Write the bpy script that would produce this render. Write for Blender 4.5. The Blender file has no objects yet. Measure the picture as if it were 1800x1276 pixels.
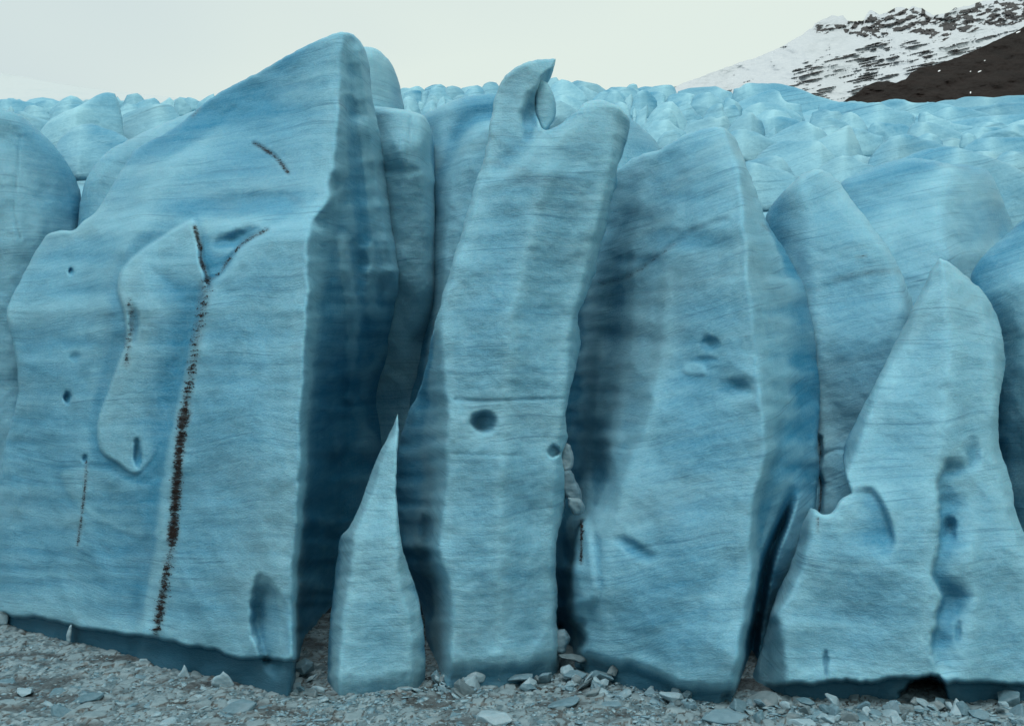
import bpy, math, random
import numpy as np

# ------------------------------------------------------------------ camera, sky, sun, exposure
scene = bpy.context.scene
F, UC, VC, H = 1800.0, 900.0, 638.0, 14.3          # focal length and centre in photo pixels, eye height in metres
cam_d = bpy.data.cameras.new('camera')
cam_d.sensor_fit = 'HORIZONTAL'; cam_d.sensor_width = 36.0; cam_d.lens = 36.0
cam_d.clip_start = 0.5; cam_d.clip_end = 20000.0
cam = bpy.data.objects.new('camera', cam_d)
cam.location = (0, 0, H); cam.rotation_euler = (math.radians(90), 0, 0)
scene.collection.objects.link(cam); scene.camera = cam

SUN_ELEV, SUN_AZ = math.radians(66), math.radians(190)   # azimuth clockwise from +Y: behind the camera
world = bpy.data.worlds.new('World'); scene.world = world; world.use_nodes = True
wn, wl = world.node_tree.nodes, world.node_tree.links
wn.clear()
w_out = wn.new('ShaderNodeOutputWorld'); w_bg = wn.new('ShaderNodeBackground')
w_sky = wn.new('ShaderNodeTexSky'); w_sky.sky_type = 'NISHITA'; w_sky.sun_disc = False
w_sky.sun_elevation = SUN_ELEV; w_sky.sun_rotation = SUN_AZ
w_sky.air_density = 1.0; w_sky.dust_density = 4.0; w_sky.ozone_density = 1.0
# a closed cloud deck lies over that sky: faint soft structure, pale cream
w_tc = wn.new('ShaderNodeTexCoord')
w_map = wn.new('ShaderNodeMapping'); w_map.inputs['Scale'].default_value = (1.2, 1.2, 3.0)
w_noise = wn.new('ShaderNodeTexNoise'); w_noise.inputs['Scale'].default_value = 1.1
w_noise.inputs['Detail'].default_value = 3.0; w_noise.inputs['Roughness'].default_value = 0.45
w_ramp = wn.new('ShaderNodeValToRGB')
w_ramp.color_ramp.elements[0].position = 0.30; w_ramp.color_ramp.elements[0].color = (6.5, 7.6, 7.7, 1)
w_ramp.color_ramp.elements[1].position = 0.62; w_ramp.color_ramp.elements[1].color = (7.9, 8.9, 8.2, 1)
w_mix = wn.new('ShaderNodeMixRGB'); w_mix.inputs['Fac'].default_value = 0.93
wl.new(w_tc.outputs['Generated'], w_map.inputs['Vector']); wl.new(w_map.outputs['Vector'], w_noise.inputs['Vector'])
w_sep = wn.new('ShaderNodeSeparateXYZ'); wl.new(w_tc.outputs['Generated'], w_sep.inputs[0])
w_rng = wn.new('ShaderNodeMapRange'); wl.new(w_sep.outputs['X'], w_rng.inputs['Value'])
for _k, _v in (('From Min', -0.55), ('From Max', 0.35), ('To Min', -0.16), ('To Max', 0.12)): w_rng.inputs[_k].default_value = _v
w_add = wn.new('ShaderNodeMath'); w_add.operation = 'ADD'
wl.new(w_noise.outputs['Fac'], w_add.inputs[0]); wl.new(w_rng.outputs[0], w_add.inputs[1])
wl.new(w_add.outputs[0], w_ramp.inputs['Fac'])
wl.new(w_sky.outputs['Color'], w_mix.inputs['Color1']); wl.new(w_ramp.outputs['Color'], w_mix.inputs['Color2'])
wl.new(w_mix.outputs['Color'], w_bg.inputs['Color']); w_bg.inputs['Strength'].default_value = 0.1
wl.new(w_bg.outputs['Background'], w_out.inputs['Surface'])

sun_d = bpy.data.lights.new('sun', 'SUN'); sun_d.energy = 2.2; sun_d.angle = math.radians(32); sun_d.color = (1.0, 0.98, 0.95)
sun = bpy.data.objects.new('sun', sun_d)
sun.rotation_euler = (math.radians(90) - SUN_ELEV, 0, math.pi - SUN_AZ + math.radians(0))
scene.collection.objects.link(sun)
# aim the lamp exactly from the sky's sun position
from mathutils import Vector
_s = Vector((math.sin(SUN_AZ) * math.cos(SUN_ELEV), math.cos(SUN_AZ) * math.cos(SUN_ELEV), math.sin(SUN_ELEV)))
sun.rotation_euler = _s.to_track_quat('Z', 'Y').to_euler()

vs = scene.view_settings
vs.view_transform = 'Standard'; vs.look = 'None'; vs.exposure = 0.0; vs.gamma = 1.0; vs.use_curve_mapping = False
scene.cycles.max_bounces = 6; scene.cycles.diffuse_bounces = 3; scene.cycles.glossy_bounces = 2
scene.cycles.use_denoising = True
scene.cycles.use_adaptive_sampling = True; scene.cycles.adaptive_threshold = 0.02

rng = np.random.default_rng(7)
random.seed(7)
COL = scene.collection

# ------------------------------------------------------------------ numeric helpers
def unproj(u, v, d):
    return (u - UC) / F * d, d, H + (VC - v) / F * d

_perm = rng.permutation(256).astype(np.int64); _perm = np.concatenate([_perm, _perm, _perm])
_grad = rng.normal(size=(256, 3)); _grad /= np.linalg.norm(_grad, axis=1)[:, None]
def perlin(x, y, z):
    xi = np.floor(x).astype(np.int64); yi = np.floor(y).astype(np.int64); zi = np.floor(z).astype(np.int64)
    xf, yf, zf = x - xi, y - yi, z - zi
    fx, fy, fz = [t * t * t * (t * (t * 6 - 15) + 10) for t in (xf, yf, zf)]
    xi &= 255; yi &= 255; zi &= 255
    def g(a, b, c):
        h = _perm[_perm[_perm[(xi + a) & 255] + ((yi + b) & 255)] + ((zi + c) & 255)]
        v = _grad[h]
        return v[..., 0] * (xf - a) + v[..., 1] * (yf - b) + v[..., 2] * (zf - c)
    x00 = g(0,0,0) + fx * (g(1,0,0) - g(0,0,0)); x10 = g(0,1,0) + fx * (g(1,1,0) - g(0,1,0))
    x01 = g(0,0,1) + fx * (g(1,0,1) - g(0,0,1)); x11 = g(0,1,1) + fx * (g(1,1,1) - g(0,1,1))
    y0 = x00 + fy * (x10 - x00); y1 = x01 + fy * (x11 - x01)
    return (y0 + fz * (y1 - y0)) * 1.5
def fbm(x, y, z, oct=4, gain=0.5, seed=0.0):
    s = np.zeros(np.shape(x)); a = 1.0; f = 1.0
    for k in range(oct):
        s += a * perlin(x * f + 17.3 * k + seed, y * f + 5.1 * k + seed * 1.7, z * f + 9.7 * k - seed)
        a *= gain; f *= 2.03
    return s
def sstep(t):
    t = np.clip(t, 0, 1); return t * t * (3 - 2 * t)
def blur(a, s):
    if s <= 0: return a
    if s > 4:                                   # three box passes
        w = int(round(s * 1.0)); 
        for ax in (0, 1):
            for _ in range(3):
                p = np.pad(a, [(w + 1, w) if i == ax else (0, 0) for i in (0, 1)], mode='edge'); c = np.cumsum(p, ax)
                n_ = a.shape[ax]; hi = [slice(None)] * 2; lo = [slice(None)] * 2
                hi[ax] = slice(2 * w + 1, 2 * w + 1 + n_); lo[ax] = slice(0, n_)
                a = (c[tuple(hi)] - c[tuple(lo)]) / (2 * w + 1)
        return a
    r = int(math.ceil(2.5 * s)); k = np.exp(-0.5 * (np.arange(-r, r + 1) / s) ** 2); k /= k.sum()
    for ax in (0, 1):
        p = np.pad(a, [(r, r) if i == ax else (0, 0) for i in (0, 1)], mode='edge')
        o = np.zeros_like(a)
        for i, w in enumerate(k):
            sl = [slice(None), slice(None)]; sl[ax] = slice(i, i + a.shape[ax]); o += w * p[tuple(sl)]
        a = o
    return a
def curve(pts, closed=True, seg=5.0, sharp=()):
    """Catmull-Rom through pts, resampled about every seg pixels."""
    P = np.array(pts, float); n = len(P); out = []
    rngk = range(n) if closed else range(n - 1)
    for i in rngk:
        p0, p1, p2, p3 = P[(i - 1) % n], P[i], P[(i + 1) % n], P[(i + 2) % n]
        if not closed:
            p0 = P[max(i - 1, 0)]; p3 = P[min(i + 2, n - 1)]
        L = np.linalg.norm(p2 - p1); m = max(1, int(L / seg))
        d10, d21, d32 = [max(np.linalg.norm(b - a), 1e-3) for a, b in ((p0, p1), (p1, p2), (p2, p3))]
        m1 = (p2 - p1) / d21 * 0.5 + (p1 - p0) / d10 * 0.5; m2 = (p2 - p1) / d21 * 0.5 + (p3 - p2) / d32 * 0.5
        if i in sharp: m1 = (p2 - p1) / d21
        if (i + 1) % n in sharp: m2 = (p2 - p1) / d21
        t = (np.arange(m) / m)[:, None]
        out.append((2*t**3-3*t**2+1)*p1 + (t**3-2*t**2+t)*m1*L + (-2*t**3+3*t**2)*p2 + (t**3-t**2)*m2*L)
    if not closed: out.append(P[-1:])
    return np.concatenate(out)
def jitter(P, amp, seed):
    n = len(P); T = np.roll(P, -1, 0) - np.roll(P, 1, 0); T /= np.maximum(np.linalg.norm(T, axis=1), 1e-6)[:, None]
    N = np.stack([-T[:, 1], T[:, 0]], 1)
    k = fbm(P[:, 0] * 0.055, P[:, 1] * 0.055, np.full(n, seed * 3.7), 3, 0.6)
    return P + N * (amp * k)[:, None]
def polyline_dist(U, V, P, closed=True):
    """distance to polyline, nearest point, and (closed) inside flag, evaluated per point"""
    q = np.roll(P, -1, 0) if closed else P[1:]
    p = P if closed else P[:-1]
    pts = np.stack([U.ravel(), V.ravel()], 1); N = len(pts)
    best = np.full(N, 1e18); near = np.zeros((N, 2)); ins = np.zeros(N, bool)
    for a, b in zip(p, q):
        e = b - a; L2 = max(e @ e, 1e-9)
        w = pts - a
        t = np.clip((w @ e) / L2, 0, 1)
        dx = w[:, 0] - t * e[0]; dy = w[:, 1] - t * e[1]
        d2 = dx * dx + dy * dy
        m = d2 < best
        best[m] = d2[m]; near[m, 0] = a[0] + t[m] * e[0]; near[m, 1] = a[1] + t[m] * e[1]
        if closed and a[1] != b[1]:
            c = ((a[1] > pts[:, 1]) != (b[1] > pts[:, 1]))
            c &= pts[:, 0] < (b[0] - a[0]) * (pts[:, 1] - a[1]) / (b[1] - a[1]) + a[0]
            ins ^= c
    sh = U.shape
    return np.sqrt(best).reshape(sh), near[:, 0].reshape(sh), near[:, 1].reshape(sh), ins.reshape(sh)
def rails_depth(us, vs_, rails):
    D = np.zeros((len(vs_), len(us))); R = [np.array(sorted(r), float) for r in rails]
    RU = np.stack([np.interp(vs_, r[:, 0], r[:, 1]) for r in R], 1); RD = np.stack([np.interp(vs_, r[:, 0], r[:, 2]) for r in R], 1)
    for i_ in range(RU.shape[1]): RU[:, i_] += 5.0 * fbm(vs_ * 0.022, vs_ * 0 + 3.3 * i_, vs_ * 0 + RU[0, i_] * 0.01, 4, 0.6, 1.3)      # no ridge runs straight
    for j in range(len(vs_)):
        o = np.argsort(RU[j]); uu, dd = RU[j][o], RD[j][o]
        D[j] = np.interp(us, uu, dd)
        if uu[-1] - uu[-2] > 1: D[j] += np.maximum(us - uu[-1], 0) * np.clip((dd[-1] - dd[-2]) / (uu[-1] - uu[-2]), -.02, .06)
        if uu[1] - uu[0] > 1: D[j] += np.maximum(uu[0] - us, 0) * np.clip((dd[0] - dd[1]) / (uu[1] - uu[0]), -.02, .06)
    return D

# ------------------------------------------------------------------ mesh helpers
def new_mesh(name, verts, quads=None, tris=None, attrs=None, smooth=True):
    me = bpy.data.meshes.new(name)
    verts = np.asarray(verts, np.float32); nq = 0 if quads is None else len(quads); nt = 0 if tris is None else len(tris)
    me.vertices.add(len(verts)); me.vertices.foreach_set('co', verts.ravel())
    loops = []; starts = []; c = 0
    if nq: loops.append(np.asarray(quads, np.int32).ravel()); starts.append(np.arange(nq) * 4); c = nq * 4
    if nt: loops.append(np.asarray(tris, np.int32).ravel()); starts.append(c + np.arange(nt) * 3)
    loops = np.concatenate(loops); starts = np.concatenate(starts).astype(np.int32)
    me.loops.add(len(loops)); me.loops.foreach_set('vertex_index', loops)
    me.polygons.add(len(starts)); me.polygons.foreach_set('loop_start', starts)
    me.update(calc_edges=True); me.validate()
    if smooth: me.polygons.foreach_set('use_smooth', np.ones(len(me.polygons), bool))
    for k, val in (attrs or {}).items():
        val = np.asarray(val, np.float32)
        if val.ndim == 2:
            a = me.attributes.new(k, 'FLOAT_VECTOR', 'POINT'); a.data.foreach_set('vector', val.ravel())
        else:
            a = me.attributes.new(k, 'FLOAT', 'POINT'); a.data.foreach_set('value', val)
    return me
def add(name, me, mat, loc=(0, 0, 0), parent=None, label=None, cat=None, group=None, kind=None):
    o = bpy.data.objects.new(name, me); COL.objects.link(o); o.location = loc
    if mat is not None and me is not None and len(me.materials) == 0: me.materials.append(mat)
    if parent is not None: o.parent = parent
    if label: o['label'] = label
    if cat: o['category'] = cat
    if group: o['group'] = group
    if kind: o['kind'] = kind
    return o

# ------------------------------------------------------------------ materials
def nodes_of(name):
    m = bpy.data.materials.new(name); m.use_nodes = True
    n, l = m.node_tree.nodes, m.node_tree.links; n.clear()
    out = n.new('ShaderNodeOutputMaterial'); b = n.new('ShaderNodeBsdfPrincipled'); l.new(b.outputs[0], out.inputs[0])
    return m, n, l, b
def nd(n, t, **kw):
    x = n.new(t)
    for k, v in kw.items():
        if k in x.inputs: x.inputs[k].default_value = v
        else: setattr(x, k, v)
    return x
def attr(n, name): return nd(n, 'ShaderNodeAttribute', attribute_name=name)
def noise_at(n, l, vec, sc, scale=1.0, detail=4.0, rough=0.55, dist=0.0):
    mp = nd(n, 'ShaderNodeMapping', Scale=sc); l.new(vec, mp.inputs['Vector'])
    t = nd(n, 'ShaderNodeTexNoise', Scale=scale, Detail=detail, Roughness=rough, Distortion=dist); l.new(mp.outputs[0], t.inputs['Vector'])
    return t.outputs['Fac']
def remap(n, l, x, a, b, c=0.0, d=1.0):
    m = nd(n, 'ShaderNodeMapRange'); l.new(x, m.inputs['Value'])
    for i, v in zip(('From Min', 'From Max', 'To Min', 'To Max'), (a, b, c, d)): m.inputs[i].default_value = v
    return m.outputs[0]
def math_n(n, l, op, a, b=None):
    m = nd(n, 'ShaderNodeMath', operation=op); m.use_clamp = False
    for i, x in enumerate((a, b)):
        if x is None: continue
        if isinstance(x, (int, float)): m.inputs[i].default_value = x
        else: l.new(x, m.inputs[i])
    return m.outputs[0]
def mix_c(n, l, f, a, b):
    m = nd(n, 'ShaderNodeMixRGB')
    if isinstance(f, (int, float)): m.inputs[0].default_value = f
    else: l.new(f, m.inputs[0])
    for i, x in ((1, a), (2, b)):
        if isinstance(x, tuple): m.inputs[i].default_value = (*x, 1)
        else: l.new(x, m.inputs[i])
    return m.outputs[0]

PALE, MID, DEEP = (0.236, 0.484, 0.592), (0.033, 0.203, 0.345), (0.007, 0.078, 0.160)
def ice_material(name, fine=1.0, vary=0.30, pale=PALE, mid=MID, deep=DEEP, sss=0.0, bump=1.0):
    m, n, l, b = nodes_of(name)
    lay = attr(n, 'lay').outputs['Vector']
    dirt = attr(n, 'dirt').outputs['Fac']; wet = attr(n, 'wet').outputs['Fac']; crust_shade = attr(n, 'crust_shade').outputs['Fac']
    k = fine
    broad = noise_at(n, l, lay, (0.10*k, 0.10*k, 0.22*k), 1, 2, 0.5, 0.6)              # slow change of bubble content
    band = noise_at(n, l, lay, (0.07*k, 0.07*k, 1.9*k), 1, 6, 0.66, 0.45)               # layers
    thin = noise_at(n, l, lay, (0.16*k, 0.16*k, 8.5*k), 1, 5, 0.66, 0.7)              # dark clear-ice bands
    cloud = noise_at(n, l, lay, (0.42*k, 0.42*k, 3.4*k), 1, 6, 0.74, 0.7)               # cloudy mottling
    speck = noise_at(n, l, lay, (7*k, 7*k, 13*k), 1, 4, 0.76)
    flute = noise_at(n, l, lay, (4.5*k, 4.5*k, 0.40*k), 1, 2, 0.6, 0.5)               # melt flutes running down
    s = math_n(n, l, 'ADD', math_n(n, l, 'MULTIPLY', broad, 0.45), math_n(n, l, 'MULTIPLY', band, 1.0))
    s = math_n(n, l, 'ADD', s, math_n(n, l, 'MULTIPLY', cloud, 0.95))
    s = math_n(n, l, 'ADD', s, math_n(n, l, 'MULTIPLY', speck, 1.15))
    s = math_n(n, l, 'ADD', s, math_n(n, l, 'MULTIPLY', flute, 0.30))
    s = math_n(n, l, 'ADD', s, math_n(n, l, 'MULTIPLY', crust_shade, 0.80))                   # weathered crust on edges, with light and shade of the relief painted in
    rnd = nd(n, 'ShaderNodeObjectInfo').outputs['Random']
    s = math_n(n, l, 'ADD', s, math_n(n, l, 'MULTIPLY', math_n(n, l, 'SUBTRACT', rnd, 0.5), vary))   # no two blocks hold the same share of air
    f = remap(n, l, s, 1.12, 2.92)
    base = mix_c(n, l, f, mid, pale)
    dk = remap(n, l, thin, 0.53, 0.67)
    gate = remap(n, l, noise_at(n, l, lay, (0.16*k, 0.16*k, 0.7*k), 1, 2, 0.5, 0.5), 0.40, 0.62)
    base = mix_c(n, l, math_n(n, l, 'MULTIPLY', math_n(n, l, 'MULTIPLY', dk, gate), 0.46), base, deep)
    # faint grey dust frozen into some of the layers
    dust = remap(n, l, broad, 0.50, 0.72, 0.0, 0.30)
    base = mix_c(n, l, dust, base, (0.165, 0.27, 0.305))
    # clear wet ice of the water line
    base = mix_c(n, l, math_n(n, l, 'MULTIPLY', wet, 0.85), base, (0.014, 0.070, 0.115))
    # dirt seams
    grain = noise_at(n, l, lay, (2.6*k, 2.6*k, 12*k), 1, 5, 0.8)
    df = math_n(n, l, 'MULTIPLY', remap(n, l, math_n(n, l, 'ADD', dirt, math_n(n, l, 'MULTIPLY', math_n(n, l, 'SUBTRACT', grain, 0.5), 2.6)), 0.50, 0.80), 0.93)
    base = mix_c(n, l, math_n(n, l, 'MULTIPLY', dirt, 0.5), base, (0.13, 0.14, 0.135))
    base = mix_c(n, l, math_n(n, l, 'MULTIPLY', df, remap(n, l, dirt, 0.05, 0.45)), base, (0.016, 0.010, 0.008))
    l.new(base, b.inputs['Base Color'])
    l.new(remap(n, l, wet, 0, 1, 0.48, 0.25), b.inputs['Roughness'])
    b.inputs['IOR'].default_value = 1.31; b.inputs['Specular IOR Level'].default_value = 0.20
    if sss > 0:
        b.inputs['Subsurface Weight'].default_value = sss
        b.inputs['Subsurface Radius'].default_value = (0.12, 0.38, 0.55); b.inputs['Subsurface Scale'].default_value = 1.0
    hgt = math_n(n, l, 'ADD', math_n(n, l, 'MULTIPLY', speck, 1.1), math_n(n, l, 'MULTIPLY', cloud, 0.45))
    hgt = math_n(n, l, 'SUBTRACT', math_n(n, l, 'ADD', hgt, math_n(n, l, 'MULTIPLY', flute, 0.35)), math_n(n, l, 'MULTIPLY', thin, 0.25))
    hgt = math_n(n, l, 'ADD', hgt, math_n(n, l, 'MULTIPLY', band, 0.15))
    bp = nd(n, 'ShaderNodeBump', Strength=0.5 * bump, Distance=0.12 / fine); l.new(hgt, bp.inputs['Height']); l.new(bp.outputs[0], b.inputs['Normal'])
    return m
SSS = 0.30
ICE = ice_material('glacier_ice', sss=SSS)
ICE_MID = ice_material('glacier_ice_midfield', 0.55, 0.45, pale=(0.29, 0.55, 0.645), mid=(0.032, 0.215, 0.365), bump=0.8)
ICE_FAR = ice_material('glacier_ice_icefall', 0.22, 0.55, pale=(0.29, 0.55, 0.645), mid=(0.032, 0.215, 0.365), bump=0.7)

# ------------------------------------------------------------------ the traced-solid builder
SEED = [0]
def solid(name, label, outline, rails, g=3.0, soft=2.0, re=9.0, rd=0.6, T=9.0, rb=None, tilt=0.0, feats=None, mat=None,
          big=0.45, mid=0.08, fine=0.014, edge=1.2, sharp=(), group=None, fold=0.55, cat='serac', keep=None, depth_fn=None, nscale=1.0, crease=0.16, tone=0.0):
    """A block of ice with a traced outline, a front relief in metres, rounded edges, and a real back T metres deep."""
    SEED[0] += 1; sd_ = SEED[0]
    P = jitter(curve(outline, True, 5.0, sharp), edge, sd_)
    u0, v0 = P.min(0) - 2 * g; u1, v1 = P.max(0) + 2 * g
    us = np.arange(u0, u1 + g, g); vv = np.arange(v0, v1 + g, g)
    U, V = np.meshgrid(us, vv)
    dist, nu, nv, ins = polyline_dist(U, V, P)
    D = depth_fn(U, V) if depth_fn else rails_depth(us, vv, rails)
    D = blur(D, soft)
    dirt = np.zeros_like(D); wet = np.zeros_like(D)
    if feats: D, dirt, wet = feats(U, V, D, dirt, wet)
    mpp_ = D.mean() / F
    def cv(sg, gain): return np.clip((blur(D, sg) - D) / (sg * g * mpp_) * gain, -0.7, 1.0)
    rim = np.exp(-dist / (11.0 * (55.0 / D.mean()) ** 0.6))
    crust_shade = np.clip(0.30 * cv(4.5, 7.0) + 0.30 * cv(11, 5.0) + 0.25 * cv(24, 3.5) + 0.38 * rim, -0.45, 1.1)  # ridges and rims paler, hollows darker: relief shading put into the colour
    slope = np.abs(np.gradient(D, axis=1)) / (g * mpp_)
    crust_shade = crust_shade - 0.20 * sstep((blur(slope, 3.0) - 1.0) / 3.0) + tone                  # steep walls tinted bluer and darker: shade painted in along with clean ice
    X, Y, Z = unproj(U, V, D)
    k = 1.0 / nscale
    D = D + big * fbm(X * 0.22 * k, Y * 0.22 * k, Z * 0.16 * k, 3, 0.5, sd_) + crease * (0.45 - np.abs(perlin(X * 0.20 * k + Z * 0.09 * k, Y * 0.20 * k, Z * 0.19 * k + sd_))) * -2.0 + mid * fbm(X * 0.7 * k, Y * 0.7 * k, Z * 0.8 * k, 3, 0.55, sd_ + 3) \
        + fine * fbm(X * 2.2 * k, Y * 2.2 * k, Z * 4 * k, 3, 0.6, sd_ + 6)
    if keep is not None: keep.append((us, vv, D))
    q = 1 - np.clip(dist / re, 0, 1)
    Df = D + rd * (1 - np.sqrt(np.clip(1 - q * q, 0, 1)))
    wid = (P[:, 0].max() - P[:, 0].min()); hei = P[:, 1].max() - P[:, 1].min()
    rb_ = rb or 0.33 * min(wid, hei)
    qb = 1 - np.clip(dist / rb_, 0, 1)
    Tb = T * np.sqrt(np.clip(1 - qb * qb, 0, 1))
    cell = ins[:-1, :-1] | ins[1:, :-1] | ins[:-1, 1:] | ins[1:, 1:]
    use = np.zeros_like(ins); use[:-1, :-1] |= cell; use[1:, :-1] |= cell; use[:-1, 1:] |= cell; use[1:, 1:] |= cell
    edge_v = use & ~ins
    Uf = np.where(edge_v, nu, U); Vf = np.where(edge_v, nv, V)
    Df = np.where(edge_v, D + rd, Df)
    idx = -np.ones(D.shape, np.int64); idx[use] = np.arange(use.sum())
    nf = int(use.sum()); inner = use & ins
    idb = idx.copy(); idb[inner] = nf + np.arange(inner.sum())
    xf, yf, zf = unproj(Uf, Vf, Df)
    uc, vc = 0.5 * (u0 + u1), 0.5 * (v0 + v1)
    dB = D + rd + Tb; sc = (D + rd) / dB
    xb, yb, zb = unproj(uc + (U - uc) * sc, vc + (V - vc) * sc, dB)
    vf = np.stack([xf[use], yf[use], zf[use]], 1); vb = np.stack([xb[inner], yb[inner], zb[inner]], 1)
    verts = np.concatenate([vf, vb])
    jj, ii = np.nonzero(cell)
    def quads(I): return np.stack([I[jj, ii], I[jj + 1, ii], I[jj + 1, ii + 1], I[jj, ii + 1]], 1)
    qf = quads(idx); qbk = quads(idb)[:, ::-1]
    qbk = qbk[(qbk >= nf).any(1)]
    base = np.array([verts[:, 0].mean(), verts[:, 1].mean(), max(verts[:, 2].min(), -0.5) if verts[:, 2].min() < 3 else verts[:, 2].min()])
    lay = verts.copy()
    lay[:, 2] = verts[:, 2] - tilt * verts[:, 0] + fold * fbm(verts[:, 0] * 0.12 * k, verts[:, 1] * 0.12 * k, verts[:, 2] * 0.10 * k, 2, 0.5, sd_)
    lay += np.array([sd_ * 37.1, sd_ * 11.3, sd_ * 23.7])
    da = np.concatenate([dirt[use], np.zeros(len(vb))]); wa = np.concatenate([wet[use], wet[inner]])
    me = new_mesh(name, verts - base, np.concatenate([qf, qbk]), attrs={'lay': lay, 'dirt': da, 'wet': wa, 'crust_shade': np.concatenate([crust_shade[use], crust_shade[inner]])})
    return add(name, me, mat or ICE, tuple(base), label=label, cat=cat, group=group)

# relief features, all in photo pixels for place and metres for depth
def dent(U, V, D, cu, cv, ru, rv, amp, soft=0.3, rot=0.0, skew=(0, 0), rag=0.30):
    c, s = math.cos(rot), math.sin(rot); a = (U - cu) / 1.0; b = (V - cv) / 1.0
    x = (a * c + b * s) / ru; y = (-a * s + b * c) / rv
    k = 1.6 / (ru + rv)
    r = np.sqrt(x * x + y * y) * (1 + rag * fbm(U * k, V * k, U * 0, 3, 0.55, cu * 0.37))
    return D + amp * sstep((1 - r) / soft) * np.clip(1 + skew[0] * x + skew[1] * y, 0, 2)
def slab(U, V, D, poly, amp, w=8.0, seg=6.0):
    d, _, _, ins = polyline_dist(U, V, curve(poly, True, seg))
    s = np.where(ins, d, -d)
    return D - amp * sstep(0.5 + s / w)
def below(U, V, line, w):
    L = np.array(line, float); lv = np.interp(U, L[:, 0], L[:, 1])
    lv = lv + 5 * fbm(U * 0.02, U * 0, U * 0, 3, 0.6, 4.0)
    return sstep((V - lv) / w)
def near_line(U, V, pts, w):
    d, _, _, _ = polyline_dist(U, V, curve(pts, False, 6.0), closed=False)
    return np.clip(1 - d / w, 0, 1)
def channel(U, V, D, line, wl_, wr, amp):
    """a melt channel with a crisp left lip that fades out to the right"""
    L = np.array(sorted(line, key=lambda p: p[1]), float)
    d = U - np.interp(V, L[:, 1], L[:, 0]) - 5 * fbm(V * 0.02, V * 0, V * 0, 3, 0.6, 2.2)
    env = sstep((V - L[0, 1]) / 30) * sstep((L[-1, 1] - V) / 20)
    a = amp * np.clip(0.9 + 0.9 * fbm(V * 0.012, V * 0, V * 0, 2, 0.5, 7.7), 0.35, 1.6)
    return D + a * env * np.where(d < 0, sstep(1 + d / wl_), sstep(1 - d / wr))
def become_part(o, parent, label=None):
    """turn a solid into a part of another thing, keeping its place"""
    o.parent = parent; o.location = o.location - parent.location
    for k in ('category', 'group', 'label'):
        if k in o: del o[k]
    if label: o['label'] = label
    return o
def on_relief(keep):
    us, vv, Dk = keep[0]
    def at(U, V):
        fi = np.clip((U - us[0]) / (us[1] - us[0]), 0, len(us) - 1.001); fj = np.clip((V - vv[0]) / (vv[1] - vv[0]), 0, len(vv) - 1.001)
        i, j = fi.astype(int), fj.astype(int); a, b_ = fi - i, fj - j
        return (Dk[j, i] * (1 - a) + Dk[j, i + 1] * a) * (1 - b_) + (Dk[j + 1, i] * (1 - a) + Dk[j + 1, i + 1] * a) * b_
    return at

# ------------------------------------------------------------------ the setting: water, glacier bed, mountain, hillside
m, n, l, b = nodes_of('murky_meltwater')
tc = nd(n, 'ShaderNodeTexCoord').outputs['Object']
f = remap(n, l, noise_at(n, l, tc, (0.5, 0.5, 0.5), 1, 5, 0.6), 0.35, 0.7)
l.new(mix_c(n, l, f, (0.030, 0.030, 0.027), (0.060, 0.058, 0.050)), b.inputs['Base Color'])
b.inputs['Roughness'].default_value = 0.18; b.inputs['IOR'].default_value = 1.33
bp = nd(n, 'ShaderNodeBump', Strength=0.12, Distance=0.05); l.new(noise_at(n, l, tc, (3, 6, 3), 1, 3), bp.inputs['Height']); l.new(bp.outputs[0], b.inputs['Normal'])
WATER = m
xs = np.linspace(-220, 220, 45); ys = np.linspace(-120, 75, 21)
gx, gy = np.meshgrid(xs, ys)
def grid_quads(ny, nx):
    i = np.arange(ny * nx).reshape(ny, nx)
    return np.stack([i[:-1, :-1].ravel(), i[:-1, 1:].ravel(), i[1:, 1:].ravel(), i[1:, :-1].ravel()], 1)
add('water', new_mesh('water', np.stack([gx.ravel(), gy.ravel(), np.zeros(gx.size)], 1), grid_quads(*gx.shape)), WATER, kind='structure')

# the glacier's own mass under the standing blocks, climbing away from the lake
SURF_D = [50, 62, 72, 82, 95, 120, 160, 220, 300, 420]
SURF_V = [600, 520, 450, 410, 365, 305, 258, 222, 197, 184]
def surf_z(y):
    v = np.interp(y, SURF_D, SURF_V); return H + (VC - v) / F * y
xs = np.linspace(-330, 330, 331); ys = np.concatenate([np.linspace(61, 130, 90), np.linspace(132, 420, 110)])
gx, gy = np.meshgrid(xs, ys)
gz = surf_z(gy) * sstep((gy - 70) / 12) - 2.0 * (gy < 70)
gz += (1 + gy * 0.006) * fbm(gx * 0.07, gy * 0.07, gy * 0, 4, 0.5, 2.0)
vt = np.stack([gx.ravel(), gy.ravel(), gz.ravel()], 1)
add('terrain', new_mesh('terrain', vt, grid_quads(*gx.shape), attrs={'lay': vt, 'crust_shade': np.zeros(len(vt)), 'dirt': np.zeros(len(vt)), 'wet': np.zeros(len(vt))}), ICE_FAR, kind='structure')

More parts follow.
